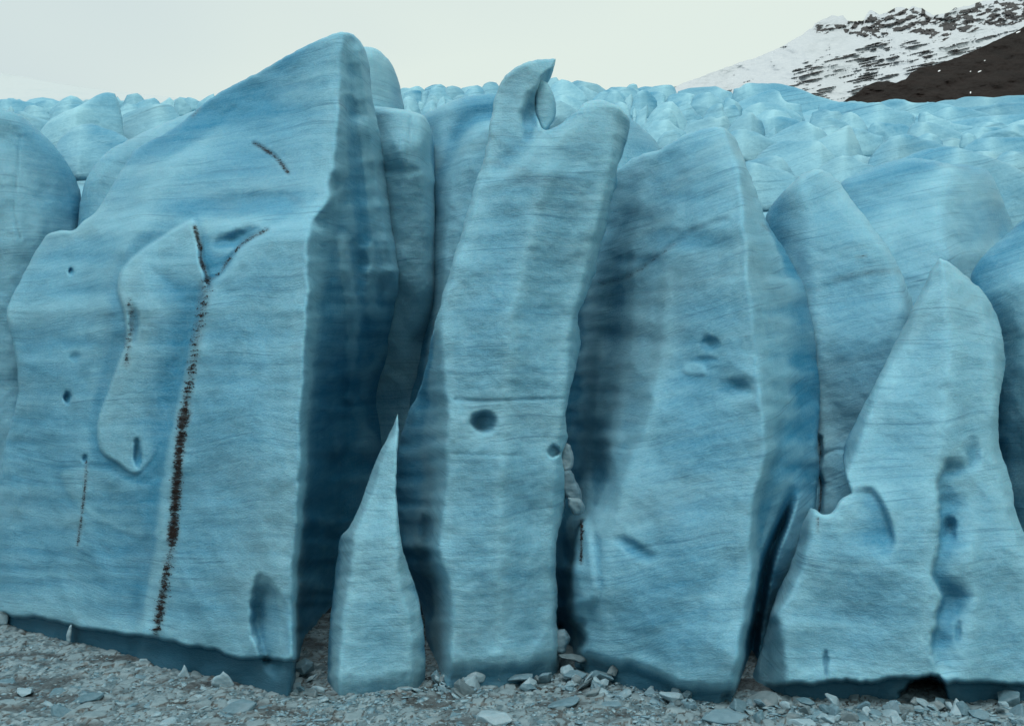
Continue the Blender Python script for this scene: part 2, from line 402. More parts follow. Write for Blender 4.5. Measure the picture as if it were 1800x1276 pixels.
# snowy mountain: a strip of relief with rock ledges, and the dark hillside before it
def relief(name, top, vb, dfun, g, mat, rockfn=None, amp=1.0, jag=2.0):
    P = np.array(top, float); us = np.arange(P[0, 0], P[-1, 0] + g, g)
    tv = np.interp(us, P[:, 0], P[:, 1]) + jag * fbm(us * 0.05, us * 0, us * 0, 4, 0.6, 8.0)
    nrow = int((vb - tv.min()) / g) + 2
    t = np.linspace(0, 1, nrow)[:, None]
    V = tv[None, :] + (vb - tv[None, :]) * t; U = np.repeat(us[None, :], nrow, 0)
    D = dfun(U, V, t)
    rock = np.zeros_like(D)
    if rockfn: D, rock = rockfn(U, V, D, t)
    X, Y, Z = unproj(U, V, D)
    # roll the crest over into a back slope so that the range is solid from any side
    nb = 14; tb = np.linspace(0, 1, nb)[1:, None]
    Xb = X[0][None] + 0 * tb; Yb = Y[0][None] + tb * 900 * amp; Zb = Z[0][None] - (tb ** 1.3) * 700 * amp
    X = np.concatenate([Xb[::-1], X]); Y = np.concatenate([Yb[::-1], Y]); Z = np.concatenate([Zb[::-1], Z])
    rock = np.concatenate([np.zeros(Xb.shape), rock])
    vt = np.stack([X.ravel(), Y.ravel(), Z.ravel()], 1)
    return add(name, new_mesh(name, vt, grid_quads(*X.shape)[:, ::-1], attrs={'rock': rock.ravel()}), mat, kind='structure')

m, n, l, b = nodes_of('snow_and_basalt')
rk = attr(n, 'rock').outputs['Fac']; tc = nd(n, 'ShaderNodeTexCoord').outputs['Object']
nz = noise_at(n, l, tc, (0.06, 0.06, 0.16), 1, 8, 0.78, 0.4)
rf = remap(n, l, math_n(n, l, 'ADD', rk, math_n(n, l, 'MULTIPLY', math_n(n, l, 'SUBTRACT', nz, 0.5), 1.1)), 0.40, 0.54)
rc = mix_c(n, l, noise_at(n, l, tc, (0.02, 0.02, 0.2), 1, 5, 0.7), (0.018, 0.018, 0.020), (0.066, 0.066, 0.068))
sc_ = mix_c(n, l, remap(n, l, nz, 0.3, 0.7), (0.40, 0.45, 0.49), (0.52, 0.56, 0.585))
l.new(mix_c(n, l, rf, sc_, rc), b.inputs['Base Color']); b.inputs['Roughness'].default_value = 0.9
bp = nd(n, 'ShaderNodeBump', Strength=0.5, Distance=6.0); l.new(nz, bp.inputs['Height']); l.new(bp.outputs[0], b.inputs['Normal'])
SNOWROCK = m
m_top = [(1020, 200), (1100, 178), (1185, 152), (1225, 138), (1260, 125), (1300, 111), (1340, 98), (1380, 78), (1410, 62), (1428, 50), (1432, 42), (1452, 32), (1462, 27),
         (1472, 30), (1482, 26), (1488, 36), (1494, 38), (1518, 36), (1524, 24), (1530, 18), (1545, 26), (1562, 20), (1575, 13), (1598, 16), (1604, 11), (1625, 18),
         (1640, 27), (1660, 24), (1680, 14), (1700, 10), (1730, 2), (1760, 0), (1800, -6), (1860, -20), (1930, -14), (2050, -40), (2200, -30)]
def m_depth(U, V, t): return 1950 + (260 - V) * 5.2 + 60 * np.sin(U * 0.03)
def m_rock(U, V, D, t):
    fr = np.clip((np.interp(U, [p[0] for p in m_top], [p[1] for p in m_top])), -60, 300)
    below_top = V - fr
    band = 0.6 * fbm(U * 0.012 + V * 0.01, V * 0.20 + U * 0.042, U * 0, 3, 0.55, 3.0) + 0.7 * fbm(U * 0.03 + V * 0.02, V * 0.42 + U * 0.085, U * 0, 3, 0.6, 4.0)          # dipping lava ledges
    patch = fbm(U * 0.02, V * 0.03, U * 0, 3, 0.5, 9.0)
    ledge_zone = sstep((U - 1290 + (V - 100) * 0.25) / 190) * sstep((below_top - 34) / 25)
    ledges = sstep((band + 0.35 * patch - 0.19 - 0.6 * (1 - ledge_zone)) / 0.28)
    # the craggy top cliff
    cl = sstep((U - 1425) / 20) * (1 - sstep((below_top - 22 - 18 * sstep((U - 1500) / 60) - 12 * patch) / 12))
    crag = fbm(U * 0.06 - V * 0.04, V * 0.085 + U * 0.03, U * 0, 5, 0.72, 5.0)
    cliff = cl * (1 - 0.95 * sstep((fbm(U * 0.035 - V * 0.06, V * 0.15 + U * 0.05, U * 0, 4, 0.6, 21.0) + 0.35 * crag + 0.04) / 0.22))
    cliff *= 1 - (1 - sstep((below_top - 1) / 12)) * sstep((fbm(U * 0.06, U * 0, U * 0, 2, 0.5, 1.0) + 0.15) / 0.3) * 0.9   # snow caps
    cliff *= np.where((U > 1440) & (U < 1490) & (V < 44), 0.12, 1)
    gap = sstep((U - 1640) / 25) * sstep((below_top - 30) / 10) * (1 - sstep((below_top - 52) / 12)); ledges = ledges * (1 - 0.75 * gap)
    rock = np.clip(np.maximum(0.9 * ledges, 0.95 * cliff), 0, 1)
    D = D - 22 * ledges - 18 * cliff * (0.6 + crag) + 40 * fbm(U * 0.015, V * 0.03, U * 0, 4, 0.5, 6.0)
    return D, rock
relief('mountain', m_top, 260, m_depth, 1.3, SNOWROCK, m_rock, jag=2.2)

m, n, l, b = nodes_of('dark_scree')
tc = nd(n, 'ShaderNodeTexCoord').outputs['Object']
nz = noise_at(n, l, tc, (0.03, 0.03, 0.06), 1, 8, 0.75)
hs = mix_c(n, l, remap(n, l, nz, 0.35, 0.7), (0.006, 0.0045, 0.0042), (0.018, 0.012, 0.0105))
rk = attr(n, 'rock').outputs['Fac']
l.new(mix_c(n, l, remap(n, l, math_n(n, l, 'ADD', rk, math_n(n, l, 'MULTIPLY', nz, 0.2)), 0.78, 0.84), hs, (0.7, 0.72, 0.75)), b.inputs['Base Color'])
b.inputs['Roughness'].default_value = 0.95; b.inputs['Specular IOR Level'].default_value = 0.15
bp = nd(n, 'ShaderNodeBump', Strength=0.8, Distance=4.0); l.new(nz, bp.inputs['Height']); l.new(bp.outputs[0], b.inputs['Normal'])
SCREE = m
h_top = [(1400, 215), (1470, 186), (1490, 174), (1505, 165), (1520, 152), (1545, 143), (1562, 143), (1575, 146), (1592, 140), (1602, 128), (1618, 121), (1650, 112), (1680, 102),
         (1705, 92), (1730, 82), (1755, 70), (1780, 58), (1800, 47), (1850, 22), (1920, -10), (2050, -50), (2200, -60)]
def h_depth(U, V, t): return 670 + (260 - V) * 2.6
def h_rock(U, V, D, t):
    D = D + 16 * fbm(U * 0.02, V * 0.035, U * 0, 5, 0.55, 12.0)
    r = np.zeros_like(D)
    for cu, cv, ru, rv in ((1651, 125, 3, 1.2), (1731, 107, 1.4, 1.4), (1722, 126, 4, 1.2), (1706, 126, 2, 1.2), (1706, 163, 1.8, 2.2), (1668, 105, 6, 1.0), (1790, 57, 5, 1.4)):
        r = np.maximum(r, np.clip(1.6 - np.sqrt(((U - cu) / ru) ** 2 + ((V - cv + (U - cu) * 0.4) / rv) ** 2), 0, 1))
    return D, r
relief('hillside', h_top, 260, h_depth, 2.0, SCREE, h_rock, amp=0.35, jag=1.5)

# the far snowfield on the left, almost lost in cloud
m, n, l, b = nodes_of('distant_snow')
tc = nd(n, 'ShaderNodeTexCoord').outputs['Object']
nz = noise_at(n, l, tc, (0.006, 0.006, 0.03), 1, 6, 0.7)
l.new(mix_c(n, l, remap(n, l, nz, 0.55, 0.75), (0.455, 0.51, 0.525), (0.40, 0.475, 0.505)), b.inputs['Base Color']); b.inputs['Roughness'].default_value = 0.95
FARSNOW = m
s_top = [(-500, 60), (-300, 75), (-100, 105), (0, 128), (60, 139), (130, 151), (200, 160), (270, 168), (340, 176), (420, 195)]
relief('snowfield', s_top, 230, lambda U, V, t: 1500 + (230 - V) * 9 + 60 * fbm(U * 0.01, V * 0.03, U * 0, 4, 0.5, 2.0), 4.0, FARSNOW, None, amp=0.6, jag=0)

# ------------------------------------------------------------------ the seracs of the front
GRIT = []          # dirt seams: (serac, kept front relief, list of polyline, width, density)

# 1 the massif at the left
kB = []
B_out = [(600, 56), (570, 66), (530, 85), (490, 107), (450, 130), (400, 155), (375, 170), (350, 190), (320, 215), (280, 240), (240, 262), (215, 295), (195, 330),
         (180, 355), (165, 376), (145, 391), (128, 405), (105, 406), (85, 412), (70, 430), (55, 455), (40, 485), (22, 520), (13, 545), (14, 570), (22, 600), (31, 650),
         (32, 690), (26, 720), (15, 760), (5, 800), (0, 840), (-14, 900), (-45, 1000), (-70, 1160), (200, 1300), (480, 1320), (760, 1300), (765, 1000), (745, 700), (735, 600), (723, 540), (718, 490),
         (704, 420), (692, 350), (681, 300), (669, 240), (656, 180), (649, 115), (640, 84), (622, 61)]
B_rails = [
    [(50, 330, 60), (200, 335, 60), (300, 205, 60), (400, 100, 59.5), (545, 15, 58), (800, 0, 57), (1100, -60, 56.8), (1300, -60, 56.8)],
    [(50, 560, 57), (200, 420, 57.5), (300, 300, 56.0), (400, 230, 54.5), (545, 180, 53.2), (800, 150, 52), (1100, 120, 51.8), (1300, 120, 51.8)],
    [(50, 590, 56), (200, 500, 55.5), (300, 440, 53.8), (400, 350, 51.8), (545, 350, 49.6), (800, 312, 48.4), (1110, 270, 48.2), (1300, 270, 48.2)],
    [(50, 602, 55.6), (150, 598, 54.2), (250, 592, 52.3), (345, 580, 50.2), (388, 548, 48.4), (420, 541, 46.9), (545, 541, 45.7), (800, 531, 44.2), (1000, 520, 43.7), (1155, 516, 43.5), (1300, 516, 43.5)],
    [(50, 620, 57), (150, 620, 56.5), (250, 622, 56), (345, 605, 54.2), (388, 600, 53.5), (545, 572, 51.5), (690, 552, 52.5), (800, 546, 53), (1000, 532, 53), (1155, 528, 53), (1300, 528, 53)],
    [(50, 650, 60), (300, 680, 62), (480, 690, 61), (545, 660, 60), (690, 606, 61), (800, 600, 62), (1000, 590, 62), (1300, 590, 61)],
    [(50, 670, 62), (300, 700, 66), (545, 735, 69), (690, 740, 72), (800, 740, 73), (1000, 740, 72), (1300, 740, 70)],
]
B_notch = [(-80, 1068), (0, 1074), (60, 1080), (120, 1092), (180, 1106), (270, 1118), (330, 1130), (380, 1142), (420, 1152), (445, 1154), (470, 1150), (500, 1160), (530, 1150), (560, 1250), (800, 1300)]
tongue = [(338, 388), (320, 396), (280, 420), (240, 448), (213, 480), (208, 510), (219, 550), (222, 600), (208, 640), (190, 690), (174, 735), (172, 765), (180, 795), (205, 812), (238, 832),
          (262, 812), (290, 760), (325, 640), (350, 560), (364, 495), (352, 455), (350, 420)]
shelf = [(545, 396), (520, 392), (490, 398), (462, 406), (440, 420), (424, 440), (400, 470), (372, 494), (350, 560), (300, 760), (280, 900), (260, 1400), (620, 1400), (620, 500), (600, 420)]
stain = [(364, 490), (356, 540), (347, 590), (338, 640), (328, 700), (319, 760), (312, 830), (307, 900), (302, 960), (292, 1010), (284, 1060), (274, 1108)]
stain_top = [(342, 398), (348, 420), (353, 440), (353, 458), (362, 482), (364, 494)]
stain_arm = [(364, 494), (385, 482), (400, 460), (420, 434), (442, 418), (470, 404)]
stain_left = [(226, 530), (232, 560), (228, 590), (222, 640)]
stain_far = [(152, 812), (149, 860), (143, 910), (136, 960)]
top_crack = [(447, 252), (470, 266), (488, 280), (506, 304)]
def B_feats(U, V, D, dirt, wet):
    D = slab(U, V, D, shelf, 0.55, 26)
    su = np.interp(V, [p[1] for p in stain], [p[0] for p in stain])
    D0 = slab(U, V, D, tongue, 0.70, 7); wt = np.maximum(sstep((su - 12 - U) / 100), sstep((540 - V) / 80)) * (1 - 0.45 * sstep((V - 680) / 150)); D = D + (D0 - D) * wt
    D = dent(U, V, D, 420, 420, 60, 22, 0.7, 0.9, rot=-0.25)                 # hollow behind the shelf
    D = dent(U, V, D, 430, 360, 170, 30, 0.35, 0.9, rot=-0.08)
    D = dent(U, V, D, 588, 328, 16, 32, 0.7, 0.9)                            # bite out of the arete
    D = dent(U, V, D, 632, 470, 26, 62, 1.0, 0.95)                            # scoops of the shaded side
    D = dent(U, V, D, 668, 520, 14, 36, 0.5, 0.95); D = dent(U, V, D, 690, 690, 60, 90, 2.2, 0.9); D = dent(U, V, D, 575, 830, 20, 130, 0.9, 0.9)
    D = D - 0.9 * near_line(U, V, [(630, 90), (648, 220), (668, 360), (694, 480), (712, 560)], 24) ** 1.5 + 0.7 * near_line(U, V, [(612, 180), (628, 330), (640, 420)], 16) - 0.6 * near_line(U, V, [(604, 420), (622, 560), (612, 700)], 16)
    D = dent(U, V, D, 236, 570, 13, 42, 0.5, 0.7)
    D = dent(U, V, D, 125, 477, 6, 8, 0.35, 0.6); D = dent(U, V, D, 119, 700, 7, 16, 0.5, 0.6); D = dent(U, V, D, 131, 628, 14, 12, 0.15, 0.8)
    D = dent(U, V, D, 242, 800, 9, 34, 0.5, 0.6); D = dent(U, V, D, 150, 806, 6, 10, 0.3, 0.7)
    D = slab(U, V, D, [(110, 830), (180, 825), (250, 850), (300, 840), (280, 940), (150, 900)], 0.12, 14)
    D = dent(U, V, D, 478, 1105, 38, 92, 0.8, 0.5, rot=-0.10, skew=(-0.8, 0))   # arched flute at the foot
    k = below(U, V, B_notch, 7) * sstep((545 - U) / 20)
    D = D + 0.85 * k; wet = np.maximum(wet, k)
    wob = 1 + 0.7 * fbm(U * 0.0, V * 0.035, U * 0, 3, 0.6, 14.0)
    for line, w, a in ((stain, 13, .55), (stain[4:9], 13, 1.0), (stain[9:], 11, .8), (stain_top, 6, .9), (stain_arm, 5, .65), (stain_left, 9, .5), (stain_far, 4.5, .7), (top_crack, 6, .7), ([(512, 348), (532, 356)], 10, .35), ([(352, 190), (338, 205)], 4, .6),
                       ([(590, 160), (602, 190)], 6, .3)):
        dirt = np.maximum(dirt, a * np.clip(near_line(U, V, line, w * 1.5) * 1.5 - 0.5 / np.clip(wob, .45, 2), 0, 1) ** 0.6)
    D = D + 0.25 * near_line(U, V, stain_top, 7) + 0.15 * near_line(U, V, top_crack, 6) + 0.22 * near_line(U, V, stain_arm, 6)
    return D, dirt, wet
serac_B = solid('serac', 'huge pale blue serac with pointed summit and long black dirt streak down its face', B_out, B_rails, soft=1.3, re=5, rd=0.35, T=11, rb=150, feats=B_feats, keep=kB, tilt=0.05, edge=1.4, sharp=(0,))
GRIT.append((serac_B, kB, [(stain, 10, 3600), (stain_top, 3, 260), (stain_arm, 3, 160), (stain_left, 6, 160), (stain_far, 2.5, 110), (top_crack, 3.5, 90)]))

# 2 the left margin block
A_out = [(-140, 180), (-60, 172), (0, 190), (40, 206), (75, 236), (103, 266), (125, 300), (139, 330), (144, 365), (140, 420), (150, 600), (120, 800), (100, 1000), (80, 1250), (-200, 1250), (-240, 700), (-200, 300)]
A_rails = [[(170, -200, 64), (400, -200, 62), (1200, -200, 61)], [(170, -20, 63), (400, 40, 61.3), (700, 20, 60.8), (1200, 20, 60.5)], [(170, 60, 65), (400, 145, 65), (1200, 145, 65)]]
def A_feats(U, V, D, dirt, wet):
    D = D + 0.10 * near_line(U, V, [(34, 240), (30, 300), (26, 380), (36, 420)], 3)
    k = below(U, V, [(-300, 1050), (200, 1075)], 8); return D + 0.7 * k, dirt, np.maximum(wet, k)
solid('serac', 'smooth banded blue serac cut off by the left edge of the picture', A_out, A_rails, soft=5, tone=-0.2, re=22, rd=1.2, T=8, feats=A_feats, g=3.5)

# 3 shoulder slab behind the massif
solid('serac', 'low rounded shoulder of ice showing just behind the slope of the huge serac',
      [(143, 345), (150, 318), (165, 292), (190, 266), (215, 252), (250, 234), (300, 212), (340, 196), (372, 184), (420, 190), (420, 500), (140, 520), (135, 420)],
      [[(180, 120, 64), (500, 120, 63)], [(180, 380, 66), (300, 200, 62.8), (500, 180, 62)], [(180, 420, 68), (500, 420, 64)]], soft=5, re=26, rd=1.6, T=7, g=3.5)

# 4 the narrow spike
C_out = [(699, 727), (691, 748), (680, 771), (665, 801), (650, 838), (636, 878), (624, 908), (612, 928), (600, 941), (593, 978), (587, 1030), (581, 1080), (577, 1140), (575, 1200), (574, 1300), (750, 1300),
         (747, 1200), (748, 1165), (746, 1120), (741, 1080), (734, 1042), (720, 1003), (709, 968), (701, 918), (697, 860), (698, 800), (701, 740)]
C_rails = [[(727, 690, 50), (800, 660, 49), (940, 594, 48.6), (1100, 572, 47), (1300, 570, 46)], [(727, 698, 47.2), (800, 676, 46.6), (940, 622, 45.4), (1100, 600, 44.4), (1180, 592, 43.9), (1300, 590, 43.4)],
           [(727, 702, 47), (940, 694, 45.0), (1000, 700, 44.8), (1100, 722, 44.7), (1300, 728, 44.6)], [(727, 706, 47.4), (940, 706, 45.5), (1000, 716, 45.8), (1100, 748, 45.9), (1300, 752, 45.9)]]
def C_feats(U, V, D, dirt, wet):
    k = below(U, V, [(560, 1190), (640, 1185), (760, 1165)], 40); return D + 0.25 * k, dirt, np.maximum(wet, 0.55 * k)
solid('serac', 'narrow blade-like ice spike standing low in front of the dark crevasse', C_out, C_rails, soft=1.3, re=3, rd=0.2, T=4, rb=45, feats=C_feats, sharp=(0,), g=2.5, big=0.1)

# 5 the hooked pillar
D_out = [(976, 105), (950, 105), (925, 110), (900, 122), (882, 143), (872, 167), (862, 210), (856, 250), (848, 287), (835, 322), (825, 360), (815, 395), (801, 440), (789, 482), (775, 530), (765, 566),
         (757, 602), (750, 640), (736, 690), (721, 720), (706, 760), (698, 800), (697, 880), (704, 950), (718, 1000), (735, 1045), (747, 1100), (748, 1200), (745, 1310), (1000, 1310), (985, 1180), (982, 1150), (986, 1120),
         (979, 1100), (980, 1050), (977, 1000), (980, 940), (991, 900), (995, 850), (988, 800), (998, 770), (995, 730), (1001, 690), (1012, 650), (1021, 600), (1016, 555), (1026, 532), (1036, 508), (1046, 480), (1051, 450),
         (1061, 420), (1068, 388), (1075, 350), (1086, 318), (1085, 298), (1096, 268), (1104, 240), (1106, 212), (1095, 195), (1075, 182), (1050, 176), (1026, 183), (1004, 203), (975, 224), (957, 229),
         (947, 213), (942, 182), (945, 155), (951, 140), (961, 128), (972, 117)]
D_rails = [[(100, 850, 51.5), (300, 832, 50.8), (560, 757, 49.8), (620, 750, 53), (700, 726, 56), (800, 694, 58), (900, 694, 58), (960, 700, 57), (1040, 733, 55), (1310, 744, 54)],
           [(100, 885, 50.3), (300, 852, 49.1), (560, 770, 47.9), (640, 776, 47.2), (700, 783, 46.8), (830, 784, 46.2), (900, 778, 46), (965, 768, 45.8), (1000, 776, 45.7), (1035, 788, 45.5), (1130, 790, 45.3), (1310, 780, 45.1)],
           [(100, 925, 49.8), (300, 960, 48.2), (560, 900, 47.1), (800, 880, 45.9), (1000, 880, 45.4), (1310, 880, 45.2)],
           [(100, 985, 51), (190, 1085, 50.6), (300, 1072, 49.3), (450, 1040, 48.7), (560, 1010, 48.2), (800, 982, 47.0), (1000, 972, 46.8), (1310, 980, 46.6)],
           [(100, 1000, 53), (190, 1120, 52), (300, 1092, 51.5), (450, 1056, 50.5), (560, 1022, 50), (800, 1000, 48.5), (1000, 984, 48.5), (1310, 1000, 48.5)]]
kD = []
def D_feats(U, V, D, dirt, wet):
    D = slab(U, V, D, [(780, 340), (880, 300), (930, 262), (968, 240), (1005, 205), (1030, 180), (1110, 170), (1250, 300), (1250, 1500), (600, 1500), (640, 600)], 0.5, 40)
    D = dent(U, V, D, 935, 195, 28, 52, 1.1, 0.9, rot=0.25, skew=(0.5, 0))        # the scooped inside of the hook
    D = dent(U, V, D, 852, 742, 28, 23, 0.8, 0.6, skew=(-0.75, 0), rag=0.08)               # round melt hole
    D = dent(U, V, D, 973, 794, 13, 13, 0.5, 0.4, skew=(0.5, 0))
    D = D + 0.09 * near_line(U, V, [(800, 702), (850, 705), (930, 702), (1000, 700)], 5) + 0.03 * near_line(U, V, [(790, 797), (900, 800), (980, 792)], 4)
    D = dent(U, V, D, 752, 950, 22, 60, 0.7, 0.8); D = dent(U, V, D, 738, 1080, 34, 90, 1.0, 0.8)
    k = below(U, V, [(740, 1160), (800, 1152), (900, 1145), (985, 1140)], 42) * sstep((U - 770) / 25)
    for line, w, a in (([(852, 282), (880, 290), (920, 300)], 9, .3), ([(900, 310), (960, 318), (1010, 330), (1030, 360)], 22, .30), ([(940, 360), (1010, 372)], 18, .25), ([(862, 238), (866, 242)], 5, .4), ([(930, 430), (1000, 450)], 40, .16)):
        dirt = np.maximum(dirt, a * near_line(U, V, line, w))
    return D + 0.45 * k, dirt, np.maximum(wet, k * 0.9)
serac_D = solid('serac', 'tall ice pillar whose top curls into a hook above a round melt hole', D_out, D_rails, soft=1.6, re=5, rd=0.4, T=6, rb=70, feats=D_feats, keep=kD, sharp=(0,), g=2.6, edge=2.0)

# 6 rounded flake behind the hook
become_part(solid('ice_flake', 'x', [(944, 140), (958, 143), (968, 155), (975, 172), (978, 195), (974, 212), (966, 224), (957, 231), (947, 216), (941, 190), (941, 162)],
      [[(140, 930, 50.4), (230, 930, 50.4)], [(140, 960, 50.2), (230, 962, 50.1)], [(140, 985, 50.8), (230, 985, 50.8)]], soft=4, re=6, rd=0.25, T=1.6, g=2.0, big=0.05, tone=0.3), serac_D, 'thin pale flake behind the hook')

# 7 the broad block right of the pillar
F_out = [(1272, 224), (1240, 226), (1200, 238), (1162, 262), (1120, 275), (1085, 298), (1030, 328), (960, 360), (915, 480), (900, 700), (910, 950), (940, 1310), (1290, 1320), (1380, 1310), (1402, 1150), (1420, 1000), (1432, 900), (1440, 830), (1437, 775),
         (1441, 720), (1443, 660), (1440, 610), (1432, 560), (1422, 520), (1405, 484), (1380, 440), (1350, 395), (1331, 342), (1312, 292), (1301, 262), (1287, 236)]
F_rails = [[(200, 1060, 62), (300, 1040, 63), (500, 1000, 67), (700, 985, 68), (850, 985, 66), (930, 985, 58), (1000, 985, 55), (1100, 985, 54), (1310, 985, 52)],
           [(200, 1110, 57.5), (300, 1090, 57), (450, 1058, 57.0), (600, 1046, 57.0), (750, 1040, 55.5), (850, 1036, 53), (930, 1020, 48.6), (1000, 1010, 47.6), (1310, 1010, 46.8)],
           [(200, 1150, 56), (300, 1135, 54.8), (450, 1108, 53.6), (600, 1092, 52.8), (750, 1080, 51), (850, 1064, 49), (930, 1045, 46.6), (1310, 1030, 45.6)],
           [(200, 1210, 54.4), (300, 1200, 52.9), (450, 1180, 50.6), (600, 1165, 49.0), (750, 1135, 47.4), (850, 1095, 46.4), (930, 1075, 45.6), (1000, 1060, 45.3), (1310, 1060, 45)],
           [(220, 1272, 53.5), (300, 1303, 50), (400, 1311, 47.6), (500, 1318, 46.2), (700, 1339, 44.3), (800, 1351, 43.6), (850, 1336, 43.2), (900, 1326, 43), (960, 1322, 42.7), (1000, 1328, 42.5), (1100, 1312, 42), (1160, 1300, 41.8), (1310, 1280, 41.6)],
           [(220, 1282, 56), (300, 1318, 53), (400, 1340, 50.5), (500, 1360, 49), (700, 1385, 47.5), (780, 1375, 46.2), (850, 1344, 45), (900, 1334, 45), (960, 1330, 45), (1000, 1338, 46), (1100, 1326, 48), (1160, 1312, 48), (1310, 1296, 48)],
           [(220, 1300, 58), (300, 1325, 57), (400, 1358, 56), (500, 1412, 54), (600, 1440, 53), (700, 1446, 52.5), (800, 1440, 49), (900, 1430, 47.6), (1000, 1420, 48), (1310, 1400, 52)]]
def F_feats(U, V, D, dirt, wet):
    D = dent(U, V, D, 1246, 604, 22, 17, 0.38, 0.85, rot=0.3, skew=(0.5, -0.3)); D = dent(U, V, D, 1296, 680, 44, 26, 0.3, 0.95); D = dent(U, V, D, 1306, 682, 20, 13, 0.15, 0.9)
    D = dent(U, V, D, 1240, 632, 26, 8, 0.15, 0.8); D = slab(U, V, D, [(1205, 640), (1240, 646), (1240, 656), (1200, 652)], 0.12, 8)
    D = dent(U, V, D, 1078, 560, 40, 120, 1.0, 0.98, rot=0.12, skew=(0.5, 0), rag=0.15); D = dent(U, V, D, 1045, 830, 42, 86, 1.8, 0.9, skew=(0.5, 0), rag=0.15)
    D = slab(U, V, D, [(1000, 905), (1022, 905), (1042, 960), (1040, 1060), (1000, 1060)], 0.8, 22)
    D = dent(U, V, D, 1110, 960, 60, 18, 0.25, 0.9, rot=0.5)
    D = dent(U, V, D, 1000, 1120, 40, 44, 2.4, 0.6); D = dent(U, V, D, 1000, 1000, 14, 70, 1.0, 0.8)
    D = D + 3.0 * near_line(U, V, [(1398, 850), (1388, 880), (1372, 925), (1358, 960), (1346, 1000), (1336, 1050), (1326, 1110), (1316, 1180), (1300, 1230)], 14) * sstep((V - 845) / 110)
    D = dent(U, V, D, 1278, 1228, 16, 22, 0.5, 0.8)
    D = D + 0.08 * near_line(U, V, [(1055, 498), (1100, 488), (1150, 455), (1185, 428), (1220, 405), (1275, 385)], 9)
    k = below(U, V, [(960, 1120), (1030, 1138), (1120, 1160), (1160, 1174), (1190, 1190), (1250, 1196), (1320, 1186)], 30)
    D = D + 0.75 * k
    for line, w, a in (([(1055, 500), (1100, 488), (1150, 455), (1185, 428)], 9, .5), ([(1185, 428), (1230, 400), (1280, 380)], 8, .3), ([(1040, 520), (1160, 512), (1290, 480)], 4, .22),
                       ([(1022, 912), (1022, 950), (1021, 990)], 5, .85), ([(1340, 395), (1352, 405)], 6, .5), ([(1345, 500), (1400, 530)], 40, .18), ([(1365, 570), (1420, 590)], 30, .18)):
        dirt = np.maximum(dirt, a * near_line(U, V, line, w))
    return D, dirt, np.maximum(wet, k * 0.9)
kF = []
serac_F = solid('serac', 'broad square-shouldered serac right of the hooked pillar with two shallow pits in its face', F_out, F_rails, soft=1.5, re=6, rd=0.5, T=9, rb=110, feats=F_feats, keep=kF, tilt=0.26, tone=-0.12, edge=2.0, fold=0.6)
GRIT.append((serac_F, kF, [([(1022, 912), (1022, 950), (1021, 990)], 4, 160)]))

# 8 the right front serac
G_out = [(1652, 455), (1640, 470), (1625, 500), (1605, 540), (1580, 590), (1555, 640), (1530, 690), (1510, 730), (1490, 770), (1482, 800), (1487, 838), (1495, 866), (1476, 880), (1457, 904), (1442, 903), (1426, 893), (1415, 910),
         (1401, 960), (1386, 1002), (1366, 1042), (1352, 1090), (1338, 1140), (1320, 1190), (1300, 1225), (1280, 1310), (1600, 1330), (1950, 1310), (1900, 1100), (1812, 960), (1786, 900), (1776, 840), (1758, 790), (1755, 720),
         (1761, 680), (1767, 640), (1760, 580), (1746, 540), (1728, 512), (1702, 490), (1682, 472), (1664, 460)]
G_rails = [[(455, 1635, 52), (600, 1560, 51), (700, 1505, 50), (800, 1475, 49.5), (870, 1440, 50), (910, 1400, 48), (1000, 1376, 47.5), (1100, 1340, 47), (1310, 1290, 46.5)],
           [(455, 1648, 49.6), (600, 1590, 48), (700, 1535, 46.6), (800, 1500, 45.6), (900, 1424, 44.6), (1000, 1410, 43.8), (1080, 1362, 43.6), (1100, 1372, 43.2), (1310, 1390, 42.2)],
           [(455, 1655, 49), (600, 1670, 46.6), (800, 1650, 44), (1000, 1640, 42.6), (1310, 1640, 41.6)],
           [(455, 1662, 49.3), (520, 1725, 48.8), (600, 1752, 47.6), (700, 1752, 46.6), (800, 1752, 45.6), (900, 1776, 44.6), (1000, 1815, 43.6), (1310, 1860, 42.4)],
           [(455, 1670, 50.5), (520, 1745, 51), (600, 1770, 50), (700, 1775, 49.5), (800, 1775, 49), (900, 1800, 48), (1000, 1840, 47), (1310, 1960, 45)]]
